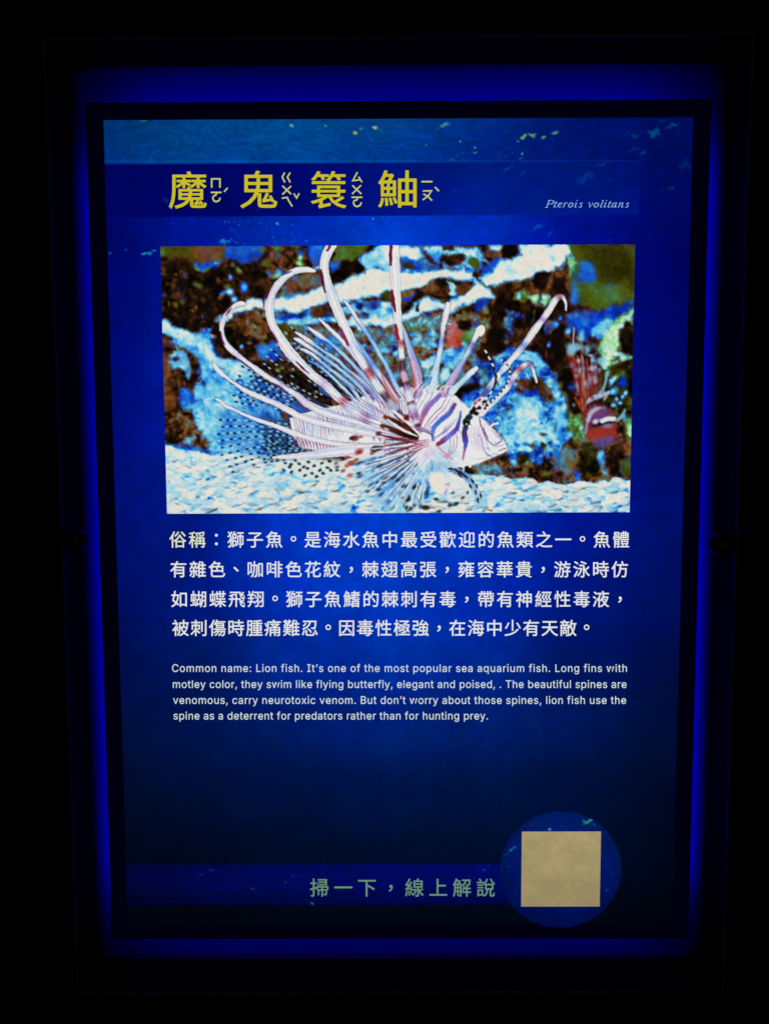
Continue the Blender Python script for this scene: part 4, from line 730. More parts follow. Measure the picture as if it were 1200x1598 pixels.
# lift the shadows of the reef a little and let light bloom softly round the whites, as the enlarged print does
bl = blur(np.clip(img-120, 0, 255), 3)
img = np.clip(img+bl*.26*(1-img/255), 0, 230)
GLYPHS = {
 ',': (188, [38,-119,68,71,137,71,84,-119], [0,2,1,0,3,2]),
 '.': (188, [95,-4,78,-1,63,9,53,24,50,41,53,59,63,73,78,83,95,87,113,83,128,73,138,59,141,41,138,24,128,9,113,-1], [7,9,8,6,9,7,6,10,9,5,10,6,5,11,10,4,11,5,4,12,11,3,12,4,3,13,12,2,13,3,2,14,13,1,14,2,1,15,14,0,15,1]),
 ':': (188, [95,271,78,274,63,284,53,299,50,316,53,334,63,349,78,359,95,362,113,359,128,349,138,334,141,316,138,299,128,284,113,274,95,-4,78,-1,63,9,53,24,50,41,53,59,63,73,78,83,95,87,113,83,128,73,138,59,141,41,138,24,128,9,113,-1], [23,25,24,22,25,23,22,26,25,21,26,22,21,27,26,20,27,21,20,28,27,19,28,20,19,29,28,18,29,19,18,30,29,17,30,18,17,31,30,16,31,17,7,9,8,6,9,7,6,10,9,5,10,6,5,11,10,4,11,5,4,12,11,3,12,4,3,13,12,2,13,3,2,14,13,1,14,2,1,15,14,0,15,1]),
 'B': (456, [60,0,60,509,241,509,289,504,329,491,359,469,381,442,394,410,398,374,395,344,387,320,373,301,356,286,336,275,315,267,315,262,339,257,363,245,385,227,402,203,414,173,418,136,413,100,400,67,377,39,344,18,301,4,247,0,125,57,245,57,296,63,330,80,349,105,355,137,352,161,342,184,327,203,306,218,279,228,248,231,125,231,125,285,238,285,265,288,288,296,308,309,323,326,333,348,336,372,330,403,313,429,283,446,240,452,125,452], [0,53,1,53,2,1,53,3,2,53,4,3,53,5,4,53,52,5,52,6,5,0,41,53,51,6,52,50,6,51,50,7,6,49,7,50,49,8,7,48,8,49,48,9,8,47,9,48,46,9,47,46,10,9,45,10,46,45,11,10,44,11,45,44,12,11,43,12,44,42,12,43,42,13,12,0,40,41,40,42,41,40,13,42,40,14,13,40,15,14,40,16,15,40,17,16,40,39,17,39,18,17,0,28,40,38,18,39,37,18,38,37,19,18,36,19,37,36,20,19,35,20,36,34,20,35,34,21,20,33,21,34,32,21,33,32,22,21,31,22,32,31,23,22,30,23,31,30,24,23,29,24,30,0,29,28,0,24,29,0,25,24,0,26,25,0,27,26]),
 'C': (510, [267,-7,205,1,150,25,104,63,70,115,48,179,40,254,48,329,70,393,104,445,150,484,205,508,267,516,305,513,340,504,373,490,402,471,427,447,448,418,463,385,473,348,408,348,401,373,389,395,375,413,357,428,337,440,315,449,292,454,267,456,223,450,184,432,150,403,125,364,109,314,103,254,109,194,125,145,151,105,184,76,223,59,267,53,292,55,315,60,337,69,357,81,375,96,389,114,401,136,408,160,473,160,463,124,448,91,428,62,402,38,373,19,341,5,305,-4], [11,13,12,11,14,13,10,14,11,10,15,14,10,16,15,9,16,10,9,29,16,29,17,16,9,30,29,28,17,29,27,17,28,9,31,30,26,17,27,26,18,17,8,31,9,25,18,26,8,32,31,24,18,25,24,19,18,23,19,24,8,33,32,22,19,23,7,33,8,22,20,19,21,20,22,7,34,33,6,34,7,6,35,34,5,35,6,5,36,35,5,37,36,4,37,5,48,50,49,48,51,50,4,38,37,47,51,48,47,52,51,3,38,4,46,52,47,3,39,38,45,52,46,45,53,52,44,53,45,3,40,39,43,53,44,2,40,3,43,54,53,42,54,43,2,41,40,41,54,42,2,54,41,2,55,54,1,55,2,1,56,55,1,57,56,0,57,1]),
 'I': (300, [31,0,31,57,118,57,118,452,31,452,31,509,269,509,269,452,183,452,183,57,269,57,269,0], [4,6,5,4,7,6,3,7,4,2,8,3,8,7,3,2,9,8,0,2,1,0,9,2,0,10,9,0,11,10]),
 'L': (393, [60,0,60,509,125,509,125,57,361,57,361,0], [0,2,1,0,3,2,0,4,3,0,5,4]),
 'T': (449, [32,452,32,509,417,509,417,452,257,452,257,0,193,0,193,452], [0,2,1,0,3,2,7,3,0,6,4,7,4,3,7,6,5,4]),
 'a': (389, [160,-9,126,-5,94,5,68,22,48,45,35,73,30,108,34,138,43,161,58,179,78,193,100,203,125,211,152,216,178,220,209,224,234,227,252,230,265,235,273,243,276,255,276,257,273,279,267,297,256,311,240,322,220,329,196,331,171,329,149,322,132,313,118,301,107,288,100,274,41,291,57,322,79,346,104,364,133,375,163,382,194,384,215,383,239,379,263,372,286,360,306,343,322,320,333,290,337,251,337,0,277,0,277,52,272,52,264,38,252,25,236,12,215,1,190,-6,170,45,202,49,228,59,248,74,263,93,272,115,276,138,276,190,270,186,259,182,246,179,231,176,216,173,200,171,186,169,175,168,154,164,134,159,117,150,103,139,95,124,92,105,94,87,102,72,114,61,130,52,149,47], [39,41,40,39,42,41,38,42,39,38,43,42,37,43,38,37,44,43,36,44,37,36,45,44,35,45,36,35,27,45,27,46,45,35,28,27,26,46,27,35,29,28,25,46,26,35,30,29,34,30,35,24,46,25,24,47,46,34,31,30,23,47,24,34,32,31,22,47,23,33,32,34,22,48,47,21,48,22,20,48,21,19,48,20,19,49,48,18,49,19,17,65,18,65,49,18,16,65,17,15,65,16,14,65,15,13,65,14,12,65,13,11,65,12,10,65,11,9,65,10,9,66,65,64,49,65,9,67,66,9,68,67,8,68,9,8,69,68,8,70,69,8,71,70,8,72,71,8,73,72,8,74,73,8,75,74,7,75,8,7,76,75,7,77,76,7,78,77,63,49,64,6,78,7,6,79,78,62,49,63,5,79,6,5,80,79,61,51,62,51,49,62,5,81,80,60,51,61,4,81,5,4,82,81,4,83,82,59,52,60,52,51,60,4,84,83,59,53,52,50,49,51,58,53,59,4,58,84,4,53,58,3,53,4,3,54,53,3,55,54,2,55,3,2,56,55,1,56,2,1,57,56,0,57,1]),
 'b': (424, [229,-8,198,-5,172,4,153,17,138,31,127,46,118,59,112,59,112,0,53,0,53,509,114,509,114,319,118,319,127,331,137,346,152,360,171,373,197,381,229,384,274,378,313,361,345,332,370,293,385,245,390,189,385,133,370,84,346,45,313,16,274,-2,220,47,253,51,279,66,301,88,316,117,325,151,328,189,325,227,316,261,301,290,280,311,253,325,220,330,188,325,161,312,140,291,125,263,116,229,113,189,116,150,125,115,140,86,162,65,188,51], [9,11,10,9,12,11,18,20,19,17,20,18,17,21,20,16,21,17,16,22,21,15,22,16,14,22,15,14,43,22,43,42,22,42,23,22,13,43,14,13,44,43,13,45,44,41,23,42,9,13,12,9,47,13,47,46,13,46,45,13,40,23,41,40,24,23,39,24,40,9,48,47,38,24,39,38,25,24,9,49,48,37,25,38,9,50,49,36,25,37,36,26,25,35,26,36,9,51,50,35,27,26,34,27,35,9,7,51,7,52,51,33,27,34,7,53,52,33,28,27,32,28,33,7,6,53,6,54,53,9,8,7,5,54,6,31,28,32,5,31,54,5,28,31,4,28,5,4,29,28,3,29,4,2,29,3,2,30,29,1,30,2,1,0,30]),
 'c': (396, [207,-8,159,-2,117,16,82,46,56,85,40,133,34,187,40,243,56,291,82,330,117,360,159,378,207,384,234,383,260,377,284,368,305,356,324,341,340,322,353,301,362,277,303,262,298,276,290,289,281,301,270,311,257,319,242,325,226,329,207,330,173,325,145,310,124,287,108,258,99,224,96,187,99,151,108,117,124,89,145,66,173,51,207,46,226,48,243,52,258,58,271,66,282,76,292,89,299,102,304,117,363,102,354,78,341,56,325,37,306,21,285,9,261,-1,235,-6], [11,13,12,11,14,13,10,14,11,10,15,14,10,16,15,9,16,10,9,17,16,9,29,17,29,18,17,8,30,9,30,29,9,28,18,29,27,18,28,8,31,30,26,18,27,26,19,18,25,19,26,24,19,25,8,32,31,23,19,24,23,20,19,7,32,8,22,20,23,7,33,32,22,21,20,7,34,33,6,34,7,6,35,34,5,35,6,5,36,35,5,37,36,4,37,5,4,38,37,48,50,49,48,51,50,47,51,48,46,51,47,4,39,38,3,39,4,46,52,51,45,52,46,44,52,45,3,40,39,43,52,44,43,53,52,42,53,43,3,41,40,41,53,42,3,53,41,2,53,3,2,54,53,2,55,54,1,55,2,1,56,55,1,57,56,0,57,1]),
 'd': (424, [195,-8,151,-2,111,16,79,45,55,84,39,133,34,189,39,245,55,293,79,332,112,361,151,378,196,384,228,381,253,373,272,360,287,346,298,331,306,319,311,319,311,509,372,509,372,0,313,0,313,59,307,59,298,46,287,31,272,17,252,4,227,-5,205,47,236,51,263,65,284,86,299,115,309,150,312,189,309,229,300,263,284,291,263,312,237,325,205,330,172,325,145,311,124,290,108,261,99,227,96,189,99,151,109,117,124,88,145,66,172,51], [19,21,20,19,22,21,11,13,12,11,14,13,10,14,11,10,15,14,9,15,10,9,16,15,9,17,16,8,44,9,44,43,9,43,17,9,43,18,17,42,18,43,41,18,42,8,45,44,41,19,18,41,40,19,40,39,19,39,22,19,8,46,45,7,46,8,7,47,46,38,22,39,7,48,47,6,48,7,37,22,38,6,49,48,6,50,49,36,22,37,5,50,6,5,51,50,35,22,36,4,51,5,4,52,51,34,24,35,24,22,35,4,53,52,33,24,34,3,53,4,3,54,53,32,25,33,25,24,33,32,26,25,23,22,24,3,31,54,31,26,32,3,26,31,3,27,26,2,27,3,2,28,27,2,29,28,1,29,2,1,30,29,0,30,1]),
 'e': (404, [212,-8,161,-2,117,16,82,46,56,85,40,132,34,187,39,242,55,290,81,329,115,359,157,378,205,384,236,382,266,374,294,361,319,341,341,315,357,282,368,242,371,194,371,169,75,169,75,221,338,221,310,202,307,237,298,269,283,294,263,314,237,326,205,330,173,326,146,313,125,294,109,270,99,241,96,211,96,178,100,139,110,106,128,80,151,61,179,50,212,46,234,48,254,53,271,61,285,73,297,88,306,105,365,91,353,63,335,39,311,19,283,4,249,-5], [11,13,12,11,14,13,10,14,11,10,15,14,10,16,15,9,16,10,9,31,16,31,17,16,9,32,31,30,17,31,8,32,9,29,17,30,8,33,32,29,18,17,28,18,29,8,34,33,27,18,28,8,35,34,7,35,8,27,19,18,7,36,35,26,19,27,26,24,19,24,20,19,6,23,7,23,36,7,23,37,36,25,24,26,6,22,23,37,24,23,37,20,24,38,20,37,38,21,20,5,22,6,39,21,38,5,21,22,5,39,21,5,40,39,4,40,5,4,41,40,49,51,50,49,52,51,48,52,49,3,41,4,3,42,41,47,52,48,47,53,52,3,43,42,46,53,47,45,53,46,3,44,43,44,53,45,3,53,44,2,53,3,2,54,53,2,55,54,1,55,2,1,56,55,0,56,1]),
 'f': (254, [228,379,228,327,6,327,6,379,81,0,81,432,84,461,96,486,113,505,135,519,161,527,187,530,207,529,222,527,234,524,243,521,227,468,222,470,215,472,206,473,195,474,171,470,154,460,145,443,142,419,142,0], [10,12,11,10,13,12,9,13,10,9,14,13,9,15,14,9,16,15,8,17,9,17,16,9,7,19,8,19,18,8,18,17,8,6,20,7,20,19,7,6,21,20,6,22,21,5,22,6,5,23,22,5,24,23,4,24,5,4,25,24,2,0,3,2,1,0]),
 'g': (425, [207,-151,168,-148,134,-140,105,-127,82,-110,64,-91,51,-69,101,-41,110,-53,122,-66,136,-78,154,-88,178,-95,207,-97,249,-92,282,-75,304,-47,311,-6,311,68,306,68,298,56,287,41,272,28,252,16,227,8,195,5,152,10,113,27,80,53,55,90,39,136,34,191,39,246,55,293,80,332,112,361,152,378,196,384,228,382,253,373,273,360,288,346,299,331,308,319,313,319,313,379,372,379,372,-9,367,-54,350,-90,324,-117,291,-136,251,-147,205,59,237,63,264,75,285,95,300,121,309,154,312,193,309,231,300,264,285,291,264,312,237,325,205,330,172,325,145,312,124,290,109,262,99,229,96,193,99,155,109,123,124,96,145,76,172,63], [36,38,37,36,39,38,44,46,45,44,47,46,35,39,36,35,40,39,34,40,35,34,41,40,34,42,41,33,66,34,66,65,34,65,42,34,65,43,42,64,43,65,63,43,64,33,67,66,63,44,43,63,62,44,62,61,44,61,60,44,60,47,44,33,68,67,32,68,33,32,69,68,32,70,69,31,70,32,59,47,60,31,71,70,31,72,71,58,47,59,30,72,31,30,73,72,57,47,58,29,73,30,29,74,73,56,18,57,18,47,57,29,75,74,55,18,56,28,75,29,28,76,75,54,19,55,19,18,55,54,20,19,17,47,18,28,53,76,53,20,54,28,20,53,28,21,20,27,21,28,27,22,21,27,23,22,26,23,27,26,24,23,25,24,26,16,47,17,16,48,47,6,8,7,15,48,16,6,9,8,15,49,48,6,10,9,5,10,6,14,49,15,5,11,10,5,12,11,14,50,49,4,12,5,13,50,14,4,13,12,4,50,13,3,50,4,3,51,50,2,51,3,2,52,51,1,52,2,1,0,52]),
 'h': (410, [114,227,114,0,53,0,53,509,114,509,114,287,102,287,124,332,152,362,187,379,227,384,264,380,295,369,321,349,341,321,353,285,357,240,357,0,296,0,296,235,290,275,273,304,246,323,210,329,184,326,161,317,141,303,126,283,117,257], [2,4,3,2,6,4,6,5,4,9,11,10,9,12,11,8,12,9,8,13,12,7,13,8,7,23,13,23,14,13,6,25,7,25,24,7,24,23,7,22,14,23,21,14,22,21,15,14,6,26,25,20,15,21,6,27,26,2,28,6,28,27,6,20,16,15,19,16,20,2,0,28,19,17,16,18,17,19,2,1,0]),
 'i': (167, [84,443,67,446,54,455,44,468,41,483,44,499,54,512,67,521,84,524,100,521,114,512,123,499,126,483,123,468,114,455,100,446,53,0,53,379,114,379,114,0], [16,18,17,16,19,18,7,9,8,6,9,7,6,10,9,5,10,6,5,11,10,4,11,5,4,12,11,3,12,4,3,13,12,2,13,3,2,14,13,1,14,2,1,15,14,0,15,1]),
 'k': (381, [110,137,110,212,121,212,284,379,360,379,184,199,177,199,53,0,53,509,114,509,114,0,294,0,148,186,191,229,372,0], [7,9,8,7,1,9,1,10,9,2,4,3,2,13,4,13,5,4,2,12,13,5,14,13,7,0,1,10,2,1,10,12,2,0,5,6,0,14,5,10,11,12,7,14,0,10,14,7,11,14,10]),
 'l': (189, [139,-2,101,3,74,20,58,47,53,84,53,509,114,509,114,99,115,77,120,62,130,54,146,52,154,52,160,53,165,53,170,54,181,3,172,1,162,-1,151,-2], [4,6,5,4,7,6,4,8,7,3,8,4,3,9,8,3,10,9,3,11,10,14,16,15,13,16,14,12,16,13,11,16,12,3,16,11,2,16,3,1,16,2,0,16,1,0,17,16,0,18,17,0,19,18]),
 'm': (610, [53,0,53,379,112,379,112,295,108,295,118,323,132,346,151,363,172,376,195,384,219,386,257,380,287,361,309,331,321,295,312,295,322,321,337,343,357,361,381,375,407,383,437,386,468,383,497,372,522,354,541,328,553,296,557,255,557,0,496,0,496,254,490,289,473,313,447,326,419,330,395,328,374,320,358,307,345,290,338,270,335,247,335,0,274,0,274,260,269,288,253,311,229,326,199,330,178,328,158,320,140,307,126,289,117,266,114,238,114,0], [9,11,10,20,22,21,8,11,9,19,22,20,19,23,22,8,12,11,0,2,1,0,4,2,4,3,2,7,12,8,18,23,19,18,24,23,6,12,7,17,24,18,6,13,12,17,25,24,5,47,6,47,13,6,16,34,17,34,25,17,47,46,13,46,14,13,5,48,47,16,35,34,33,25,34,33,26,25,5,49,48,16,36,35,32,26,33,45,14,46,4,49,5,15,36,16,4,50,49,15,37,36,31,26,32,44,15,45,15,14,45,4,51,50,15,38,37,31,27,26,0,52,4,52,51,4,44,38,15,44,39,38,30,27,31,43,39,44,43,40,39,0,53,52,42,40,43,30,28,27,29,28,30,42,41,40,0,54,53]),
 'n': (410, [114,227,114,0,53,0,53,379,112,379,112,287,102,287,124,332,152,362,187,379,227,384,264,380,295,369,321,349,341,321,353,285,357,240,357,0,296,0,296,235,290,275,273,304,246,323,210,329,184,326,161,317,141,303,126,283,117,257], [9,11,10,9,12,11,2,4,3,2,6,4,6,5,4,8,12,9,8,13,12,7,13,8,7,23,13,23,14,13,6,25,7,25,24,7,24,23,7,22,14,23,21,14,22,21,15,14,6,26,25,20,15,21,6,27,26,2,28,6,28,27,6,20,16,15,19,16,20,2,0,28,19,17,16,18,17,19,2,1,0]),
 'o': (415, [207,-8,159,-2,117,16,82,46,56,85,40,133,34,187,40,243,56,291,82,330,117,360,159,378,207,384,256,378,299,360,333,330,359,291,376,243,381,187,376,133,359,85,333,46,299,16,256,-2,207,46,242,51,270,66,292,89,307,117,316,151,319,187,316,224,307,258,292,287,270,310,242,325,207,330,173,325,145,310,124,287,108,258,99,224,96,187,99,151,108,117,124,89,145,66,173,51], [11,13,12,10,13,11,10,14,13,9,14,10,9,15,14,8,37,9,37,36,9,36,15,9,36,35,15,35,16,15,8,38,37,34,16,35,8,39,38,33,16,34,7,39,8,33,17,16,7,40,39,32,17,33,7,41,40,31,17,32,6,41,7,31,18,17,6,42,41,30,18,31,5,42,6,5,43,42,29,18,30,29,19,18,5,44,43,28,19,29,28,20,19,4,44,5,4,45,44,27,20,28,4,46,45,26,20,27,3,46,4,26,21,20,3,47,46,25,21,26,3,24,47,24,21,25,3,21,24,2,21,3,2,22,21,1,22,2,1,23,22,0,23,1]),
 'p': (424, [53,-143,53,379,112,379,112,319,118,319,126,331,137,346,152,360,171,373,197,381,229,384,274,378,313,361,345,332,370,293,385,245,390,189,385,133,370,84,346,45,313,16,274,-2,229,-8,198,-5,173,4,153,17,138,31,127,46,118,59,114,59,114,-143,220,47,253,51,279,66,301,88,316,117,325,151,328,189,325,227,316,261,301,290,280,311,253,325,220,330,188,325,161,312,140,291,125,263,116,229,113,189,116,150,125,115,140,86,162,65,188,51], [9,11,10,8,11,9,0,2,1,0,3,2,8,12,11,7,12,8,7,13,12,6,13,7,5,13,6,5,43,13,43,42,13,42,14,13,4,43,5,4,44,43,4,45,44,41,14,42,0,4,3,0,48,4,48,47,4,47,46,4,46,45,4,40,14,41,40,15,14,39,15,40,38,15,39,38,16,15,0,49,48,37,16,38,0,50,49,36,16,37,36,17,16,35,17,36,0,51,50,35,18,17,34,18,35,0,29,51,29,52,51,33,18,34,29,53,52,33,19,18,32,19,33,29,28,53,28,54,53,0,30,29,27,54,28,31,19,32,27,31,54,27,19,31,26,19,27,26,20,19,25,20,26,24,20,25,24,21,20,23,21,24,23,22,21]),
 'q': (424, [372,-143,311,-143,311,59,306,59,298,46,287,31,272,17,252,4,227,-5,195,-8,151,-2,111,16,79,45,55,84,39,133,34,189,39,245,55,293,79,332,112,361,151,378,196,384,228,381,253,373,272,360,287,346,298,331,307,319,313,319,313,379,372,379,205,47,236,51,263,65,284,86,299,115,309,150,312,189,309,229,300,263,284,291,263,312,237,325,205,330,172,325,145,311,124,290,108,261,99,227,96,189,99,151,109,117,124,88,145,66,172,51], [20,22,21,20,23,22,28,30,29,28,0,30,19,23,20,19,24,23,18,24,19,18,25,24,18,26,25,17,44,18,44,43,18,43,26,18,43,27,26,42,27,43,41,27,42,17,45,44,41,28,27,41,40,28,40,39,28,39,38,28,38,0,28,17,46,45,16,46,17,16,47,46,16,48,47,15,48,16,37,0,38,15,49,48,15,50,49,36,0,37,14,50,15,14,51,50,35,0,36,13,51,14,13,52,51,34,2,35,2,0,35,13,53,52,33,2,34,12,53,13,12,54,53,32,3,33,3,2,33,32,4,3,1,0,2,12,31,54,31,4,32,12,4,31,12,5,4,11,5,12,11,6,5,11,7,6,10,7,11,10,8,7,9,8,10]),
 'r': (259, [53,0,53,379,112,379,112,321,115,321,130,347,152,367,181,380,213,385,221,385,229,384,237,384,243,384,243,322,239,323,230,324,219,325,207,326,182,323,159,315,140,301,126,284,117,262,114,237,114,0], [7,9,8,7,10,9,7,11,10,7,12,11,7,13,12,6,13,7,0,2,1,0,3,2,5,13,6,4,17,5,17,16,5,16,15,5,15,14,5,14,13,5,4,18,17,4,19,18,0,4,3,0,22,4,22,21,4,21,20,4,20,19,4,0,23,22,0,24,23]),
 's': (365, [182,-8,145,-5,112,3,84,18,62,38,45,63,36,94,94,107,105,79,124,60,150,49,181,45,217,50,244,62,262,81,268,103,265,121,254,136,237,147,212,155,149,170,104,186,72,208,53,237,47,274,51,305,65,332,87,354,115,370,149,381,187,384,223,381,254,372,279,358,299,339,314,316,324,290,268,277,258,298,243,316,219,328,187,333,156,329,131,317,114,299,109,277,112,258,124,243,144,232,172,223,229,209,275,194,306,171,325,142,331,107,326,75,312,47,290,24,260,6,223,-5], [29,31,30,29,32,31,28,32,29,28,33,32,27,33,28,27,34,33,26,34,27,26,41,34,41,35,34,26,42,41,40,35,41,25,42,26,25,43,42,39,35,40,25,44,43,39,36,35,38,36,39,24,44,25,24,45,44,37,36,38,24,46,45,23,46,24,23,47,46,23,48,47,22,48,23,22,49,48,22,50,49,22,51,50,21,51,22,21,52,51,20,52,21,20,53,52,19,53,20,18,53,19,17,53,18,17,54,53,16,54,17,15,54,16,6,8,7,15,55,54,14,55,15,5,8,6,13,55,14,5,9,8,13,56,55,4,9,5,12,56,13,4,10,9,11,56,12,4,11,10,11,57,56,4,57,11,3,57,4,3,58,57,2,58,3,2,59,58,1,59,2,1,0,59]),
 't': (227, [204,379,204,327,6,327,6,379,65,471,126,471,126,98,128,76,136,61,150,53,170,50,177,50,185,51,194,52,202,54,213,2,203,-1,192,-3,180,-4,168,-4,125,2,92,21,72,52,65,93], [23,5,4,23,6,5,2,0,3,2,1,0,23,7,6,22,7,23,22,8,7,22,9,8,13,15,14,22,10,9,12,15,13,21,10,22,11,15,12,10,15,11,21,15,10,20,15,21,19,15,20,19,16,15,19,17,16,19,18,17]),
 'u': (410, [182,-5,146,-1,115,11,89,31,69,59,57,95,53,139,53,379,114,379,114,144,119,105,137,75,164,56,200,50,226,53,249,62,268,77,283,97,293,122,296,153,296,379,357,379,357,0,298,0,298,92,307,92,286,47,257,17,222,0], [6,8,7,6,9,8,19,21,20,19,22,21,18,22,19,6,10,9,5,10,6,17,25,18,25,22,18,5,11,10,16,24,17,24,25,17,4,11,5,16,26,24,26,23,24,26,22,25,15,26,16,4,12,11,14,26,15,3,12,4,3,13,12,13,26,14,3,26,13,3,27,26,23,22,26,2,27,3,2,28,27,1,28,2,1,0,28]),
 'v': (389, [163,0,17,379,84,379,165,155,177,121,187,87,196,53,206,21,184,21,194,53,203,87,213,121,224,155,305,379,371,379,226,0], [0,2,1,0,3,2,12,14,13,12,15,14,0,4,3,11,15,12,0,5,4,10,15,11,0,9,5,9,6,5,9,6,10,6,15,10,0,8,9,7,15,6,0,7,8,0,15,7]),
 'w': (567, [138,0,23,379,87,379,133,214,143,177,154,137,165,91,175,41,165,41,175,90,186,135,196,176,206,214,252,379,316,379,362,214,371,176,382,136,392,91,402,41,391,41,402,90,413,135,423,176,434,214,480,379,545,379,429,0,368,0,319,172,312,198,305,225,297,252,291,280,284,309,277,338,291,338,284,309,277,280,270,252,263,225,255,198,248,172,199,0], [0,2,1,0,3,2,12,35,13,35,14,13,35,36,14,36,15,14,24,26,25,24,27,26,12,34,35,37,15,36,38,34,37,34,15,37,12,38,34,38,33,34,12,39,38,12,40,39,12,41,40,0,4,3,11,41,12,23,27,24,11,42,41,0,5,4,22,27,23,10,42,11,10,43,42,0,6,5,21,27,22,9,43,10,0,8,6,8,7,6,20,19,21,8,43,9,0,43,8]),
 'x': (379, [21,0,171,218,171,171,29,379,100,379,147,306,164,279,179,253,193,229,207,206,175,206,190,229,202,253,216,279,233,306,282,379,352,379,209,169,209,214,358,0,287,0,231,85,214,112,200,136,187,159,173,182,205,182,191,159,178,136,165,112,148,85,91,0], [2,4,3,2,5,4,14,16,15,14,17,16,2,6,5,13,17,14,2,1,6,1,7,6,12,18,13,18,17,13,1,11,7,11,8,7,11,8,12,8,18,12,1,10,11,9,18,8,0,10,1,9,19,18,0,25,10,25,9,10,25,26,9,26,19,9,0,24,25,27,19,26,0,28,24,28,23,24,28,23,27,23,19,27,0,29,28,22,19,23,0,30,29,21,19,22,0,31,30,20,19,21]),
 'y': (389, [47,-139,61,-86,71,-87,88,-90,104,-89,118,-84,130,-74,141,-58,151,-36,163,-1,17,379,84,379,165,155,177,121,187,87,196,53,206,21,184,21,193,53,202,87,212,121,224,155,305,379,371,379,204,-58,191,-85,177,-107,159,-124,139,-136,117,-143,91,-145,77,-145,65,-143,54,-141], [9,11,10,9,12,11,21,23,22,21,24,23,9,13,12,20,24,21,19,16,20,16,24,20,9,14,13,18,15,19,15,16,19,9,18,14,18,15,14,9,17,18,9,16,17,9,24,16,8,24,9,7,24,8,7,25,24,6,25,7,5,25,6,4,25,5,4,26,25,0,2,1,0,3,2,3,26,4,0,26,3,0,27,26,0,28,27,0,29,28,33,29,0,32,29,33,32,30,29,31,30,32]),
 '’': (177, [52,318,82,509,151,509,98,318], [0,2,1,0,3,2]),
 ' ': (188, [], []),
}
# ================================================================ the board
board = thing('information_board', 'backlit blue lionfish board with black border, yellow title and white text', 'sign')
BX, BZ = 157.6, 221.3
body = box('board_frame', -BX, BX, 0, 12, -BZ, BZ, M_BOARD, board, bev=.5)
M_BORDER_GLOW = print_mat('black_border_glow', (1, 1, 15), grain=.25, gscale=500)
ring('border_glow_sheet', BX-.8, BZ-.8, 148.5, 212.5, -.1, -.02, M_BORDER_GLOW, board)  # added sheet: faint blue glow laid over the black border as emission
# artwork is laid out on a scan of the sheet, 1 unit = about 1/3 mm; sheet() gives millimetres on the board
HM = [0.3201419, -0.00071445861, -198.63692, -0.0010403721, -0.32209099, 270.84463, 2.4626371e-06, -6.0671071e-05]
def sheet(u, v):
    w = HM[6]*u+HM[7]*v+1
    return (HM[0]*u+HM[1]*v+HM[2])/w, (HM[3]*u+HM[4]*v+HM[5])/w
def grid_mesh(name, x0, x1, z0, z1, y, cols, inside=None):
    """flat printed film as a fine mesh, colour per vertex; cols[row from the top][column] in 0..255"""
    h, w = cols.shape[:2]
    X, Z = np.meshgrid(np.linspace(x0, x1, w), np.linspace(z1, z0, h))
    co = np.stack([X, np.full_like(X, y), Z], -1).reshape(-1, 3).astype(np.float32)*MM
    i = (np.arange(h-1)[:, None]*w+np.arange(w-1)[None]).ravel()
    q = np.stack([i, i+w, i+w+1, i+1], -1)
    if inside is not None:
        c = inside(X, Z).ravel(); q = q[c[q].all(1)]
    q = q.astype(np.int32)
    me = bpy.data.meshes.new(name); me.vertices.add(len(co)); me.vertices.foreach_set('co', co.ravel())
    me.loops.add(q.size); me.loops.foreach_set('vertex_index', q.ravel())
    me.polygons.add(len(q)); me.polygons.foreach_set('loop_start', np.arange(0, q.size, 4, dtype=np.int32))
    me.update(calc_edges=True)
    at = me.attributes.new('ink', 'FLOAT_COLOR', 'POINT')
    c = np.ones((h*w, 4), np.float32); c[:, :3] = lin(np.clip(cols.reshape(-1, 3), 0, 255)); at.data.foreach_set('color', c.ravel())
    return me
# ---------------- blue sea artwork of the sheet; backlight's bright centre and dim edges painted in
AX, AZ = 148.5, 212.5
U_ = [165, 300, 450, 600, 750, 900, 1065]
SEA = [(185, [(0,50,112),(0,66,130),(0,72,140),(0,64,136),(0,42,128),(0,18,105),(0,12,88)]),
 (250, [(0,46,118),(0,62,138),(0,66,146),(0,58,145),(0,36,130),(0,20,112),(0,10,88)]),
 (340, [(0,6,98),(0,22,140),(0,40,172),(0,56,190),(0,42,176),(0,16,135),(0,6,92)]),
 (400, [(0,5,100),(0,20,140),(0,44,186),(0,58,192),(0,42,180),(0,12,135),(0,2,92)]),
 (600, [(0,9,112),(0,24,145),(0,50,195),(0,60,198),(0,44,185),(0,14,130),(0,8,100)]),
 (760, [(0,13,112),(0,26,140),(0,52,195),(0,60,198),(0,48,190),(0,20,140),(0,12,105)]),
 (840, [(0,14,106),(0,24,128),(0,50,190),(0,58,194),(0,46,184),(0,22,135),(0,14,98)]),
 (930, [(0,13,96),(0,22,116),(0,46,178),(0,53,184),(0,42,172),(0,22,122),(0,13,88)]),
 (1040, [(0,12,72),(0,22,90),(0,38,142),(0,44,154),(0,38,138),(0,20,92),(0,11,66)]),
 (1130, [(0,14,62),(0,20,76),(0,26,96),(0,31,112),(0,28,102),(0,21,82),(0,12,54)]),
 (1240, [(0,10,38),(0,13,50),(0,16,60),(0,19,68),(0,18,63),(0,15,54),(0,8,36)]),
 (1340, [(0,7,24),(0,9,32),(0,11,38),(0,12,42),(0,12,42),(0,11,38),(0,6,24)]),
 (1440, [(0,4,12),(0,5,14),(0,6,17),(0,7,19),(0,7,19),(0,6,17),(0,3,11)])]
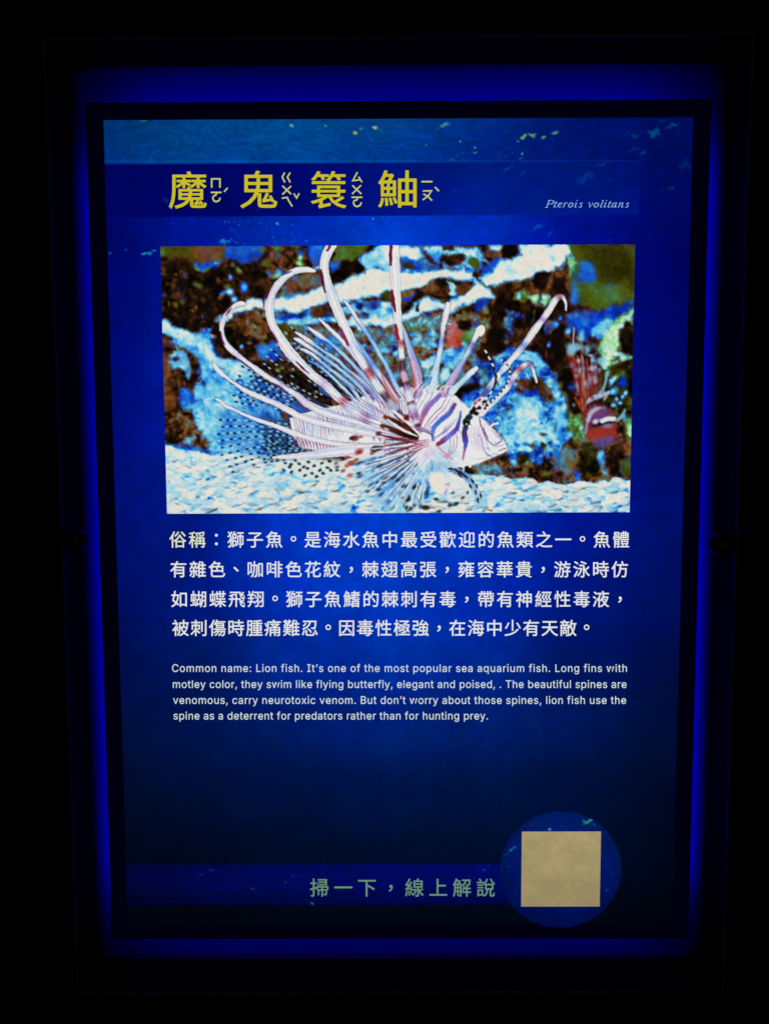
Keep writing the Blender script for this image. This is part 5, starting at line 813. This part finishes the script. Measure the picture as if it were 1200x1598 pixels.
BANDC = {'t': [(0,4,92),(0,4,98),(0,8,106),(0,18,124),(0,28,130),(0,24,124),(0,12,108)], 'b': [(0,5,52),(0,6,70),(0,8,84),(0,8,96),(0,9,96),(0,9,90),(0,8,80)]}
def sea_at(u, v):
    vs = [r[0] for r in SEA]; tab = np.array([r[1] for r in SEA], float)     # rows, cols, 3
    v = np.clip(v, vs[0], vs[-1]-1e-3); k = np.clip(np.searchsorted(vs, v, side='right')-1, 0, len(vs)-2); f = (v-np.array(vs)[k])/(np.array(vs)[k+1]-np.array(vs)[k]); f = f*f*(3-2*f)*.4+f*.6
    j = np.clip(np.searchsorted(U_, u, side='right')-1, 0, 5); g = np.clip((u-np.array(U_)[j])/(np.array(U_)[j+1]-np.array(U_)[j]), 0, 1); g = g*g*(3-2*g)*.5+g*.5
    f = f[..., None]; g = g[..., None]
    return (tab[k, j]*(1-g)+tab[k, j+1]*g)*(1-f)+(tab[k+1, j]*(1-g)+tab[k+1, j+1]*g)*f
def unsheet(X, Z):
    # inverse of sheet()
    H = np.array([[HM[0], HM[1], HM[2]], [HM[3], HM[4], HM[5]], [HM[6], HM[7], 1]]); I = np.linalg.inv(H)
    w = I[2, 0]*X+I[2, 1]*Z+I[2, 2]
    return (I[0, 0]*X+I[0, 1]*Z+I[0, 2])/w, (I[1, 0]*X+I[1, 1]*Z+I[1, 2])/w
def smooth_noise(shape, cell, seed):
    r = np.random.RandomState(seed); g = r.rand(int(shape[0]/cell)+3, int(shape[1]/cell)+3)
    y = np.arange(shape[0])/cell; x = np.arange(shape[1])/cell; yi = y.astype(int); xi = x.astype(int); fy = y-yi; fx = x-xi
    fy = fy*fy*(3-2*fy); fx = fx*fx*(3-2*fx); a = g[yi]*(1-fy)[:, None]+g[yi+1]*fy[:, None]
    return a[:, xi]*(1-fx)+a[:, xi+1]*fx-.5
# light flecks and fish shoals in the sea artwork: u, v, half length, half width, tilt, colour, strength, softness
FLECKS = [(455,197,4,2.6,0,(150,190,110),.9,1),(508,197,2.8,2.4,0,(90,180,110),.8,1),(585,199,6,3.2,0,(175,190,110),.9,1.3),(592,203,10,3,.2,(50,130,130),.5,3),(554,209,4.5,4,-.3,(165,180,60),.9,1.2),(563,200,4,2.6,-.5,(90,160,90),.7,1.5),(225,189,8,1.2,.05,(130,170,60),.7,1),
 (694,195,10,3,-.25,(70,170,130),.85,1.6),(684,200,8,1.6,-.35,(50,140,130),.6,1.6),(665,226,2.4,2,0,(70,180,130),.8,1),(718,222,2.2,2,0,(60,190,130),.8,1),(741,230,2.4,2.2,0,(120,210,130),.9,1),(741,238,5,2,.1,(60,170,140),.8,1.2),(712,243,3,1.8,-.4,(30,110,140),.6,1.3),(722,240,2,1.6,0,(30,110,150),.6,1.3),(706,249,6,2,0,(40,130,150),.6,1.6),
 (817,213,7,4.5,-.5,(110,175,90),.9,1.4),(830,211,8,4,-.1,(95,170,100),.85,1.8),(808,221,3,2,0,(60,150,110),.7,1),(848,215,5.5,3,-.3,(90,170,90),.9,1.2),(866,207,7.5,3.6,-.05,(85,170,110),.85,1.5),(862,218,3,1.5,0,(40,110,110),.6,1.4),(814,241,2.2,3,.5,(70,170,140),.8,1),(799,239,2.6,2,-.4,(20,90,150),.6,1.3),(788,245,4,2.2,-.4,(20,80,150),.6,1.3),(778,246,2,1.6,0,(40,110,140),.7,1),(812,248,5,2,-.6,(30,110,150),.7,1.4),
 (792,263,13,3.4,-.45,(10,80,150),.6,2.4),(815,271,8,2.4,-.6,(10,85,150),.6,1.8),(913,277,20,7,-.6,(6,74,150),.6,6),(940,256,14,2,-.35,(20,100,160),.6,1.8),(912,258,26,1.6,0,(10,70,150),.45,2),(904,263,2,1.4,0,(30,120,160),.5,1),(950,281,8,4,0,(5,50,140),.5,4),
 (1020,207,12,8,0,(4,84,140),.75,4),(1048,196,16,4,-.3,(4,84,140),.75,3),(1032,190,8,3,-.4,(4,70,130),.6,3),(990,212,9,3.6,.1,(4,76,130),.7,2.5),(978,208,7,4,0,(2,45,120),.6,4),(988,234,12,4,-.4,(3,55,125),.65,3),(1003,237,9,2.8,-.55,(5,85,140),.7,2),(1068,258,12,8,.2,(2,50,120),.6,5),(1047,293,9,2.6,-.6,(4,70,130),.65,2),(1032,296,6,5,-.5,(2,40,115),.5,4),(1027,270,5,2,-.6,(2,45,120),.5,2),(1058,204,2,1.6,0,(10,80,130),.6,1),
 (839,354,15,3,-.45,(4,84,175),.75,2),(858,364,9,2.4,-.6,(4,90,180),.75,1.8),(824,363,2,1.4,0,(20,100,180),.7,1),(856,341,4,2,-.3,(3,50,140),.5,2),(972,364,5,2,0,(3,30,120),.6,2),(1013,369,8,3,0,(3,30,115),.6,3),(949,374,2,1.6,0,(20,70,140),.7,1),(992,362,4,1.6,0,(3,40,120),.6,2),
 (226,396,7,2.4,.15,(20,165,190),.95,1.2),(234,395,5,2.8,.5,(20,160,190),.85,1.4),(240,392,7,2.2,-.15,(8,135,185),.9,1.5),(197,391,3.6,2,.3,(20,90,160),.8,1.3),(172,395,4,2.2,-.1,(10,110,160),.8,1.5),(270,349,3,1.8,0,(10,80,170),.6,1.3),(352,347,3.2,2,.4,(20,120,200),.8,1.3),(348,378,7,4,.6,(20,140,205),.85,1.8),(357,376,5,3,.2,(20,130,200),.8,1.6),(371,379,3,2,0,(30,120,205),.7,1.3),(433,349,3.6,3.2,0,(50,170,205),.85,1.2),(582,342,2.4,2,0,(60,170,220),.8,1),(597,339,2,1.8,0,(40,130,190),.7,1),(654,342,2,1.8,0,(30,120,210),.7,1),(478,376,2.4,2.2,0,(30,130,220),.8,1.2),(457,350,3,2,0,(20,110,210),.6,1.2),
 (257,278,3,1.8,0,(4,30,120),.7,1.5),(259,312,7,4,.5,(4,50,130),.7,2),(427,299,4,3,.6,(4,40,130),.7,2),(404,327,2.2,2,0,(6,60,150),.7,1.2),(712,296,6,2,-.7,(10,70,160),.6,1.5),(740,292,10,1.6,-.5,(6,60,150),.5,1.5)]
rf = random.Random(21)
for _ in range(34): FLECKS.append((rf.uniform(355, 460), rf.uniform(344, 382), rf.uniform(1.2, 3), rf.uniform(1, 2), rf.uniform(-.6, .6), (30, 130, 205), rf.uniform(.35, .85), 1.1))
for _ in range(16): FLECKS.append((rf.uniform(195, 330), rf.uniform(345, 368), rf.uniform(1.2, 3.4), rf.uniform(1, 2.2), rf.uniform(-.6, .6), (8, 60, 150), rf.uniform(.3, .7), 1.6))
for _ in range(26): FLECKS.append((rf.uniform(170, 1060), rf.uniform(190, 248), rf.uniform(1, 1.8), rf.uniform(.8, 1.4), 0, (50, 130, 150), rf.uniform(.2, .5), 1))
for _ in range(22): FLECKS.append((rf.uniform(170, 700), 249+rf.uniform(-1.5, 1), rf.uniform(2, 6), .8, 0, (30, 110, 170), rf.uniform(.2, .5), 1))
BOTF = [(331,1358,7,1.3,.35,(10,100,150),.8,1),(314,1365,5,2,.5,(6,70,140),.7,1.6),(394,1386,5,1.4,.35,(20,110,160),.8,1),(457,1366,4,1.8,.5,(10,90,150),.7,1.4),(446,1377,2.4,2,0,(20,100,160),.7,1.2),(487,1410,5,2.4,.3,(20,120,170),.8,1.3),(478,1404,3,1.6,.3,(10,80,150),.6,1.3),(755,1357,4,2,-.3,(20,110,160),.7,1.2),(762,1352,2,1.5,0,(20,100,150),.7,1),(533,1388,6,2,.2,(6,60,140),.5,2),(410,1392,3,1,.5,(10,70,140),.5,1)]
CIRF = [(917,1281,10,3.6,-.15,(40,160,130),.9,1.5),(912,1285,6,2.5,-.4,(30,130,150),.7,1.8),(926,1286,5,1.8,.4,(20,110,140),.7,1.4),(857,1294,3.4,2.2,0,(60,190,170),.9,1.2),(830,1286,4,3,-.4,(6,60,140),.5,2.5),(797,1325,7,3.4,-.5,(20,130,170),.85,1.8),(803,1322,4,2,0,(30,150,170),.8,1.3),(790,1333,7,2,-.4,(10,90,160),.7,1.6),(793,1352,5,2,-.2,(10,80,150),.6,1.6),(946,1388,6,2,-.5,(10,80,150),.7,1.6),(958,1330,6,3,.4,(4,40,120),.5,2.5),(870,1275,10,2.5,0,(6,60,150),.5,3),(848,1427,12,2,0,(4,40,130),.4,3),(955,1365,3,1.6,0,(20,90,150),.6,1.2)]
def flecks(c, U, V, F_):
    for (u, v, l, w, a, col, k, so) in F_:
        R = l+so*2+1; m0 = (np.abs(U-u) < R) & (np.abs(V-v) < R)
        if not m0.any(): continue
        r = np.where(m0.any(1))[0]; q = np.where(m0.any(0))[0]; sl = (slice(r[0], r[-1]+1), slice(q[0], q[-1]+1))
        du, dv = U[sl]-u, V[sl]-v; ca, sa = math.cos(a), math.sin(a)
        wob = np.sin(du*.42+v)*.38+np.sin(dv*.5+u+du*.25)*.22
        d = np.sqrt(((ca*du+sa*dv)/l)**2+((-sa*du+ca*dv)/w+wob)**2)+.16*np.sin(du*.55+u*3)*np.sin(dv*.7+v)+.1
        m = (np.clip((1.1-d)*min(l, w)/(so+.7)*1.1, 0, 1)*k)[..., None]
        c[sl] = c[sl]*(1-m)+np.array(col)*m
def sea_sheet(x0, x1, z0, z1, step, kind):
    w = int((x1-x0)/step)+1; h = int((z1-z0)/step)+1
    X, Z = np.meshgrid(np.linspace(x0, x1, w), np.linspace(z1, z0, h)); U, V = unsheet(X, Z)
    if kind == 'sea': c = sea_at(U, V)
    elif kind == 'circle':
        c = np.zeros(U.shape+(3,)); d = np.hypot((U-874)/94, (V-1357)/92)[..., None]
        t = np.clip((V-1265)/185, 0, 1)[..., None]; c = np.array([0, 34, 122])*(1-t)+np.array([0, 14, 92])*t; c = c*(1-.25*d**2)
    else:
        tab = np.array(BANDC[kind], float); c = np.stack([np.interp(U, U_, tab[:, k]) for k in range(3)], -1)
        if kind == 't': c *= (1+.10*np.clip((V-290)/40, -1, 1)*np.clip((U-400)/300, 0, 1))[..., None]
        else: c = c*(1-.35*np.clip((V-1380)/34, 0, 1)[..., None])
    if kind == 'sea':      # lit upper edge of the title strip; long soft ripples in the water above it
        c += (np.exp(-((V-251.8)/1.3)**2)*(U < 1000)*.8)[..., None]*np.array([4, 20, 26])
        rip = np.sin((V*.9+U*.16)*.30+smooth_noise(U.shape, 26/step/3, 12)*16)+np.sin((V-U*.10)*.52+smooth_noise(U.shape, 18/step/3, 13)*14)
        c *= (1+.045*rip*np.clip((420-V)/150, 0, 1))[..., None]
    if kind == 'b': c *= (1+.08*np.sin((V+U*.2)*.4+smooth_noise(U.shape, 16/step/3, 14)*14))[..., None]
    n = smooth_noise(U.shape, 14/step/3, 4)*.10+smooth_noise(U.shape, 5/step/3, 9)*.09+smooth_noise(U.shape, 60/step/3, 2)*.12
    c = c*(1+n[..., None]*(1 if kind != 'sea' else 1.0))
    c[..., 1] += smooth_noise(U.shape, 30/step/3, 6)*7*np.clip(c[..., 1]/40, 0, 1)
    flecks(c, U, V, {'sea': FLECKS, 't': FLECKS, 'b': BOTF, 'circle': CIRF}[kind])
    return c
M_INK = print_mat('printed_film', attr='ink', grain=.05)
YP = -.15
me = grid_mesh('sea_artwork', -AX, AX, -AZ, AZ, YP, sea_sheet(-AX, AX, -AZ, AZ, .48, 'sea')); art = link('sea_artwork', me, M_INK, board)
_, zt = sheet(600, 254.5); _, zb = sheet(600, 337); xr, _ = sheet(997, 300)
me = grid_mesh('title_band', -AX, xr, zb, zt, YP-.12, sea_sheet(-AX, xr, zb, zt, .6, 't')); tband = link('title_band', me, M_INK, board)
_, zt = sheet(600, 1348.5); _, zb = sheet(600, 1412); xr, _ = sheet(800, 1380)
me = grid_mesh('caption_band', -AX, xr, zb, zt, YP-.12, sea_sheet(-AX, xr, zb, zt, .6, 'b')); cband = link('caption_band', me, M_INK, board)
cx, cz = sheet(874, 1357); rr = 32.9
def in_circle(X, Z): return (X-cx)**2+(Z-cz)**2 < rr*rr
def badge_mesh():
    # grid disc, rim snapped to the true circle
    st = .6; me = grid_mesh('round_badge', cx-rr-st, cx+rr+st, cz-rr-st, cz+rr+st, YP-.24, sea_sheet(cx-rr-st, cx+rr+st, cz-rr-st, cz+rr+st, st, 'circle'), lambda X, Z: (X-cx)**2+(Z-cz)**2 < (rr+.35)**2)
    co = np.empty(len(me.vertices)*3, np.float32); me.vertices.foreach_get('co', co); co = co.reshape(-1, 3)
    dx = co[:, 0]/MM-cx; dz = co[:, 2]/MM-cz; d = np.hypot(dx, dz); s = np.where(d > rr-.45, rr/np.maximum(d, 1e-6), 1)
    co[:, 0] = (cx+dx*s)*MM; co[:, 2] = (cz+dz*s)*MM; me.vertices.foreach_set('co', co.ravel()); me.update(); return me
badge = link('round_badge', badge_mesh(), M_INK, board)
# plain pale square on the badge
q = [sheet(814, 1297), sheet(937, 1297), sheet(935, 1414), sheet(812.5, 1414)]
x0 = (q[0][0]+q[3][0])/2; x1 = (q[1][0]+q[2][0])/2; z1 = (q[0][1]+q[1][1])/2; z0 = (q[2][1]+q[3][1])/2
w, h = 60, 56; n = smooth_noise((h, w), 9, 3)*.08+smooth_noise((h, w), 3, 5)*.06
cc = np.array([160, 146, 104.])*(1+n[..., None])*(1.04-.10*np.linspace(0, 1, h)[:, None, None])
blank = link('pale_square', grid_mesh('pale_square', x0, x1, z0, z1, YP-.36, cc), M_INK, badge); blank['label'] = 'plain pale beige square'
# ---------------- the printed photograph
out = img.reshape(PH, SS, PW, SS, 3).mean((1, 3))
photo = link('printed_photograph', grid_mesh('printed_photograph', PX0, PX1, PZ0, PZ1, YP-.12, out), M_INK, board)
photo['label'] = 'printed photograph of a striped lionfish over white gravel'
# ---------------- lettering
_cache = {}
def glyph(ch, off=0., space=1.):
    """triangles of one piece of text set at size 1"""
    k = (ch, off, space)
    if k in _cache: return _cache[k]
    c = bpy.data.curves.new('glyph', 'FONT'); c.body = ch; c.offset = off; c.space_character = space; c.resolution_u = 3
    o = bpy.data.objects.new('glyph', c); COL.objects.link(o); bpy.context.view_layer.update()
    m = o.evaluated_get(bpy.context.evaluated_depsgraph_get()).to_mesh()
    v = np.array([p.co[:2] for p in m.vertices], float).reshape(-1, 2); f = [tuple(p.vertices) for p in m.polygons]
    o.to_mesh_clear(); bpy.data.objects.remove(o); bpy.data.curves.remove(c)
    _cache[k] = (v, f); return _cache[k]
class Ink:
    def __init__(s): s.v = []; s.f = []
    def add(s, v, f):
        n = len(s.v); s.v += [tuple(p) for p in v]; s.f += [tuple(i+n for i in q) for q in f]
    def build(s, name, m, parent, y, dx=0, dz=0, fat=0):
        """fat: half the extra stroke weight in mm, made by laying shifted passes over each other"""
        sh = [(0, 0)] if not fat else [(fat, 0), (-fat, 0), (0, fat), (0, -fat), (fat*.7, fat*.7), (-fat*.7, -fat*.7), (fat*.7, -fat*.7), (-fat*.7, fat*.7)]
        V = []; F = []
        for j, (sx, sz) in enumerate(sh):
            n = len(V); V += [((a+dx+sx)*MM, (y-.006*j)*MM, (b+dz+sz)*MM) for a, b in s.v]; F += [tuple(i+n for i in q) for q in s.f]
        me = bpy.data.meshes.new(name); me.from_pydata(V, [], F); me.update()
        return link(name, me, m, parent)
def place_box(ink, ch, u0, v0, u1, v1, off):
    """glyph stretched to its inked box on the sheet"""
    v, f = glyph(ch, off); mn, mx = v.min(0), v.max(0); t = (v-mn)/(mx-mn)
    ink.add([sheet(u0+(u1-u0)*a, v1+(v0-v1)*b) for a, b in t], f)
def place_cell(ink, ch, uc, vc, em, off):
    v, f = glyph(ch, off); mid = (v.min(0)+v.max(0))/2
    c = mid if ch in '，。、：' else np.array([.5, .38])
    if ch in '，。、：': vc += {'，': 1, '。': -1, '、': 0, '：': 0}[ch]
    ink.add([sheet(uc+(a-c[0])*em, vc-(b-c[1])*em) for a, b in v], f)
def ribbon(ink, pts, conv=sheet):
    """pen stroke: (u, v, width)"""
    P = [np.array(p[:2], float) for p in pts]; W = [p[2]/2 for p in pts]; L = []; R = []
    for i, p in enumerate(P):
        t0 = P[i]-P[i-1] if i else P[1]-P[0]; t1 = P[i+1]-P[i] if i < len(P)-1 else t0
        t0 = t0/np.linalg.norm(t0); t1 = t1/np.linalg.norm(t1); t = t0+t1; t /= max(np.linalg.norm(t), 1e-6)
        n = np.array([-t[1], t[0]]); k = W[i]/max(.5, float(np.dot(n, np.array([-t1[1], t1[0]]))))
        L.append(p+n*k); R.append(p-n*k)
    v = [conv(*a) for a in L]+[conv(*a) for a in R]; n = len(P)
    ink.add(v, [(i, i+1, n+i+1, n+i) for i in range(n-1)])
Z_INK = YP-.34; Z_SH = YP-.24
M_TITLE = print_mat('title_yellow_ink', (200, 188, 36), grain=.06); M_ZH = print_mat('pale_yellow_ink', (196, 200, 112), grain=.05)
M_WHITE = print_mat('white_ink', (224, 228, 224), grain=.04); M_WARM = print_mat('corner_dimmed_ink', (216, 224, 192), grain=.04); M_ENG = print_mat('soft_white_ink', (208, 222, 220), grain=.05)  # first two characters: white ink, weaker corner backlight put into the colour
M_LATIN = print_mat('pale_blue_ink', (158, 205, 235), grain=.05); M_CAP = print_mat('dimmed_white_ink', (104, 144, 116), grain=.06); M_SHADE = print_mat('dark_navy_ink', (0, 2, 44), grain=.05)  # caption: white lettering with the dimmer backlight painted into its colour
PHON = {
 'a': [[(331,293.5,2.4),(331,279.7,2.4),(343.8,279.7,2.4),(343.8,293.5,2.4)], [(329.5,300.8,2.4),(346.2,300.8,2.4)], [(338.8,301.5,2.4),(337.3,305,2.3),(333.6,306.6,2.2),(332.6,310,2.3),(334.4,313.8,2.4),(338,315.2,2.5),(342.3,313.6,2.4),(344.3,309,2.3)], [(350.3,299.8,2.2),(355.8,293.6,2.2)]],
 'b': [[(444.6,269.8,2.2),(440.8,277,2.3),(445,285.2,2.2)], [(453.2,269.8,2.2),(448.8,277,2.3),(453.2,285.2,2.2)], [(441,290.5,2.2),(454.5,303.4,2.3)], [(454.6,290.8,2.2),(441,304,2.3)], [(440.2,309.8,2.2),(448.6,308.6,2.2),(451,314,2.3),(456.4,322.6,2.3)], [(458.8,302.3,2),(463.2,309.6,2.1),(467.4,302,2)]],
 'c': [[(557.8,269.3,2.3),(550.6,282.6,2.3),(562.8,280.8,2.3)], [(559.6,276.4,2.1),(565,284.8,2.2)], [(549.8,289.8,2.2),(564,303.2,2.3)], [(563.4,289.6,2.2),(549.6,303.2,2.3)], [(548.6,308.3,2.3),(565.6,308.3,2.3)], [(558.6,309,2.3),(557,312.4,2.2),(552.6,313.8,2.2),(551.6,317.2,2.3),(553.6,321.4,2.4),(557.4,322.8,2.5),(561.8,321.2,2.4),(564,316.4,2.3)]],
 'd': [[(657.4,284,2.5),(674.6,284,2.5)], [(659.6,298.6,2.2),(673,298.2,2.3),(668.6,305.6,2.3),(659.4,312.6,2.2)], [(660.4,303.2,2.1),(667,306.6,2.3),(674,313.4,2.3)], [(678.4,292.4,2.4),(684.8,298.8,2.2)]]}
for ch, bx_, ph in (('魔', (263.8, 267.3, 323.8, 326.8), 'a'), ('鬼', (374.8, 266.3, 433.6, 326.2), 'b'), ('簑', (484.8, 267, 541.2, 326.4), 'c'), ('鮋', (589.4, 265.8, 650.6, 325), 'd')):
    k = Ink(); place_box(k, ch, bx_[0]+1, bx_[1]+1, bx_[2]-1, bx_[3]-1, 0)
    t = k.build('title_character', M_TITLE, board, Z_INK, fat=.14)
    p = Ink(); [ribbon(p, s) for s in PHON[ph]]
    k.build('title_shade', M_SHADE, t, Z_SH, .30, -.36, fat=.20)
    p.build('phonetic_mark', M_ZH, t, Z_INK); p.build('phonetic_shade', M_SHADE, t, Z_SH, .22, -.26)
ZHL = [('俗稱：獅子魚。是海水魚中最受歡迎的魚類之一。魚體', 278.3, 968.2, 841.8), ('有雜色、咖啡色花紋，棘翅高張，雍容華貴，游泳時仿', 279.3, 966.3, 888.2),
       ('如蝴蝶飛翔。獅子魚鰭的棘刺有毒，帶有神經性毒液，', 280.6, 966.6, 934.6), ('被刺傷時腫痛難忍。因毒性極強，在海中少有天敵。', 282.6, 914.6, 979.6)]
for li, (s, ua, ub, vc) in enumerate(ZHL):
    k = Ink(); kw = Ink()
    for i, ch in enumerate(s): place_cell(kw if li == 0 and i < 2 else k, ch, ua+(ub-ua)*i/(len(s)-1), vc, 27.2, 0)
    o = k.build('chinese_text_line', M_WHITE, board, Z_INK, fat=.085)
    if kw.v: w_ = kw.build('leading_characters', M_WARM, o, Z_INK, fat=.085); w_['label'] = 'first two white characters, yellowed for weaker corner backlight'
k = Ink(); s = '掃一下，線上解說'
for i, ch in enumerate(s): place_cell(k, ch, 498.8+(757.6-498.8)*i/7, 1384.4, 30.4, 0)
k.build('caption_text', M_CAP, cband, Z_INK, fat=.06)
GLYPHS['l'] = (167, [53, 0, 114, 0, 114, 509, 53, 509], [0, 1, 2, 0, 2, 3])
GLYPHS['k'] = (381, [53, 0, 114, 0, 114, 509, 53, 509, 114, 140, 114, 212, 284, 379, 360, 379, 165, 190, 207, 231, 372, 0, 294, 0], [0, 1, 2, 0, 2, 3, 4, 7, 6, 4, 6, 5, 8, 11, 10, 8, 10, 9])
def english(s, u0, u1, vb, capu=11.7):
    """grotesque letters from the outline table, letter-spaced to the measured line"""
    size = capu/499.; nar = .955; n = len(s)-1; adv = sum(GLYPHS[c][0] for c in s[:-1])*nar
    g0 = min(GLYPHS[s[0]][1][::2])*nar; g1 = max(GLYPHS[s[-1]][1][::2])*nar; gap = ((u1-u0)/size-adv-g1+g0)/n
    k = Ink(); x = -g0
    for c in s:
        a, v, f = GLYPHS[c]
        k.add([sheet(u0+(x+v[i]*nar)*size, vb-v[i+1]*size) for i in range(0, len(v), 2)], [tuple(f[i:i+3]) for i in range(0, len(f), 3)])
        x += a*nar+gap
    return k
for s, u0, u1, vb in (("Common name: Lion fish. It’s one of the most popular sea aquarium fish. Long fins with", 269.4, 977.2, 1048.2), ("motley color, they swim like flying butterfly, elegant and poised, . The beautiful spines are", 270.6, 976.6, 1073.2),
                      ("venomous, carry neurotoxic venom. But don’t worry about those spines, lion fish use the", 271, 976, 1098), ("spine as a deterrent for predators rather than for hunting prey.", 271.6, 761, 1122.4)):
    english(s, u0, u1, vb).build('english_text_line', M_ENG, board, Z_INK, fat=.022)
# italic serif latin name, pen-drawn: x to the right, y up from the baseline, in x-height units
LAT = {
 'P': ([[(.15,0,.07),(.62,0,.07)],[(.38,.0,.16),(.66,1.45,.16)],[(.45,1.45,.07),(1.0,1.45,.09),(1.28,1.32,.13),(1.32,1.1,.16),(1.2,.85,.14),(.95,.72,.10),(.55,.70,.06)]], 1.3),
 't': ([[(.42,1.32,.06),(.33,1.0,.12),(.15,.3,.14),(.15,.1,.13),(.25,.03,.1),(.42,.12,.06),(.52,.25,.05)],[(.12,.95,.07),(.58,.95,.08)]], .56),
 'e': ([[(.2,.5,.06),(.5,.58,.07),(.68,.75,.08),(.66,.9,.09),(.5,.98,.09),(.3,.85,.13),(.16,.55,.15),(.14,.25,.14),(.28,.06,.11),(.46,.08,.08),(.64,.24,.06)]], .80),
 'r': ([[(.1,.9,.05),(.28,.96,.08),(.3,.85,.12),(.1,0,.13)],[(.26,.6,.06),(.42,.86,.07),(.56,.98,.1),(.66,.92,.14)]], .72),
 'o': ([[(.5,.98,.09),(.28,.85,.13),(.14,.5,.15),(.16,.18,.13),(.34,.03,.09),(.56,.16,.13),(.72,.5,.15),(.7,.84,.13),(.5,.98,.09)]], .92),
 'i': ([[(.1,.88,.05),(.28,.97,.08),(.28,.85,.12),(.13,.25,.13),(.15,.06,.11),(.28,.06,.07),(.42,.24,.05)],[(.32,1.34,.17),(.36,1.50,.17)]], .54),
 's': ([[(.64,.8,.07),(.52,.97,.08),(.36,.94,.1),(.3,.76,.13),(.46,.5,.14),(.54,.28,.13),(.44,.06,.1),(.24,.02,.08),(.12,.2,.07)]], .74),
 'v': ([[(.08,.88,.06),(.22,.97,.1),(.3,.8,.13),(.34,.05,.12),(.5,.3,.07),(.7,.62,.07),(.76,.88,.1),(.64,.98,.08)]], .84),
 'l': ([[(.2,1.38,.05),(.42,1.48,.08),(.4,1.3,.13),(.14,.25,.13),(.16,.06,.11),(.28,.06,.07),(.42,.24,.05)]], .54),
 'a': ([[(.72,.95,.1),(.5,.98,.08),(.26,.78,.12),(.12,.4,.15),(.14,.12,.13),(.28,.04,.09),(.46,.24,.07),(.66,.7,.07)],[(.74,.98,.1),(.6,.35,.13),(.58,.1,.12),(.68,.04,.08),(.84,.24,.05)]], .96),
 'n': ([[(.1,.88,.05),(.28,.97,.08),(.28,.8,.12),(.1,0,.13)],[(.2,.5,.06),(.42,.84,.07),(.6,.98,.1),(.7,.86,.13),(.56,.25,.13),(.58,.06,.11),(.7,.06,.07),(.84,.24,.05)]], .94),
 ' ': ([], .62)}
k = Ink(); x = 0; adv = sum(LAT[c][1] for c in 'Pterois volitans'); xh = 7.7; sc_l = (981.5-848.5)/adv
for ch in 'Pterois volitans':
    for s in LAT[ch][0]: ribbon(k, [(848.5+(x+a+(b-.5)*.10)*sc_l, 324.3-b*xh, w*xh*.92) for a, b, w in s])
    x += LAT[ch][1]
k.build('latin_name', M_LATIN, board, Z_INK)
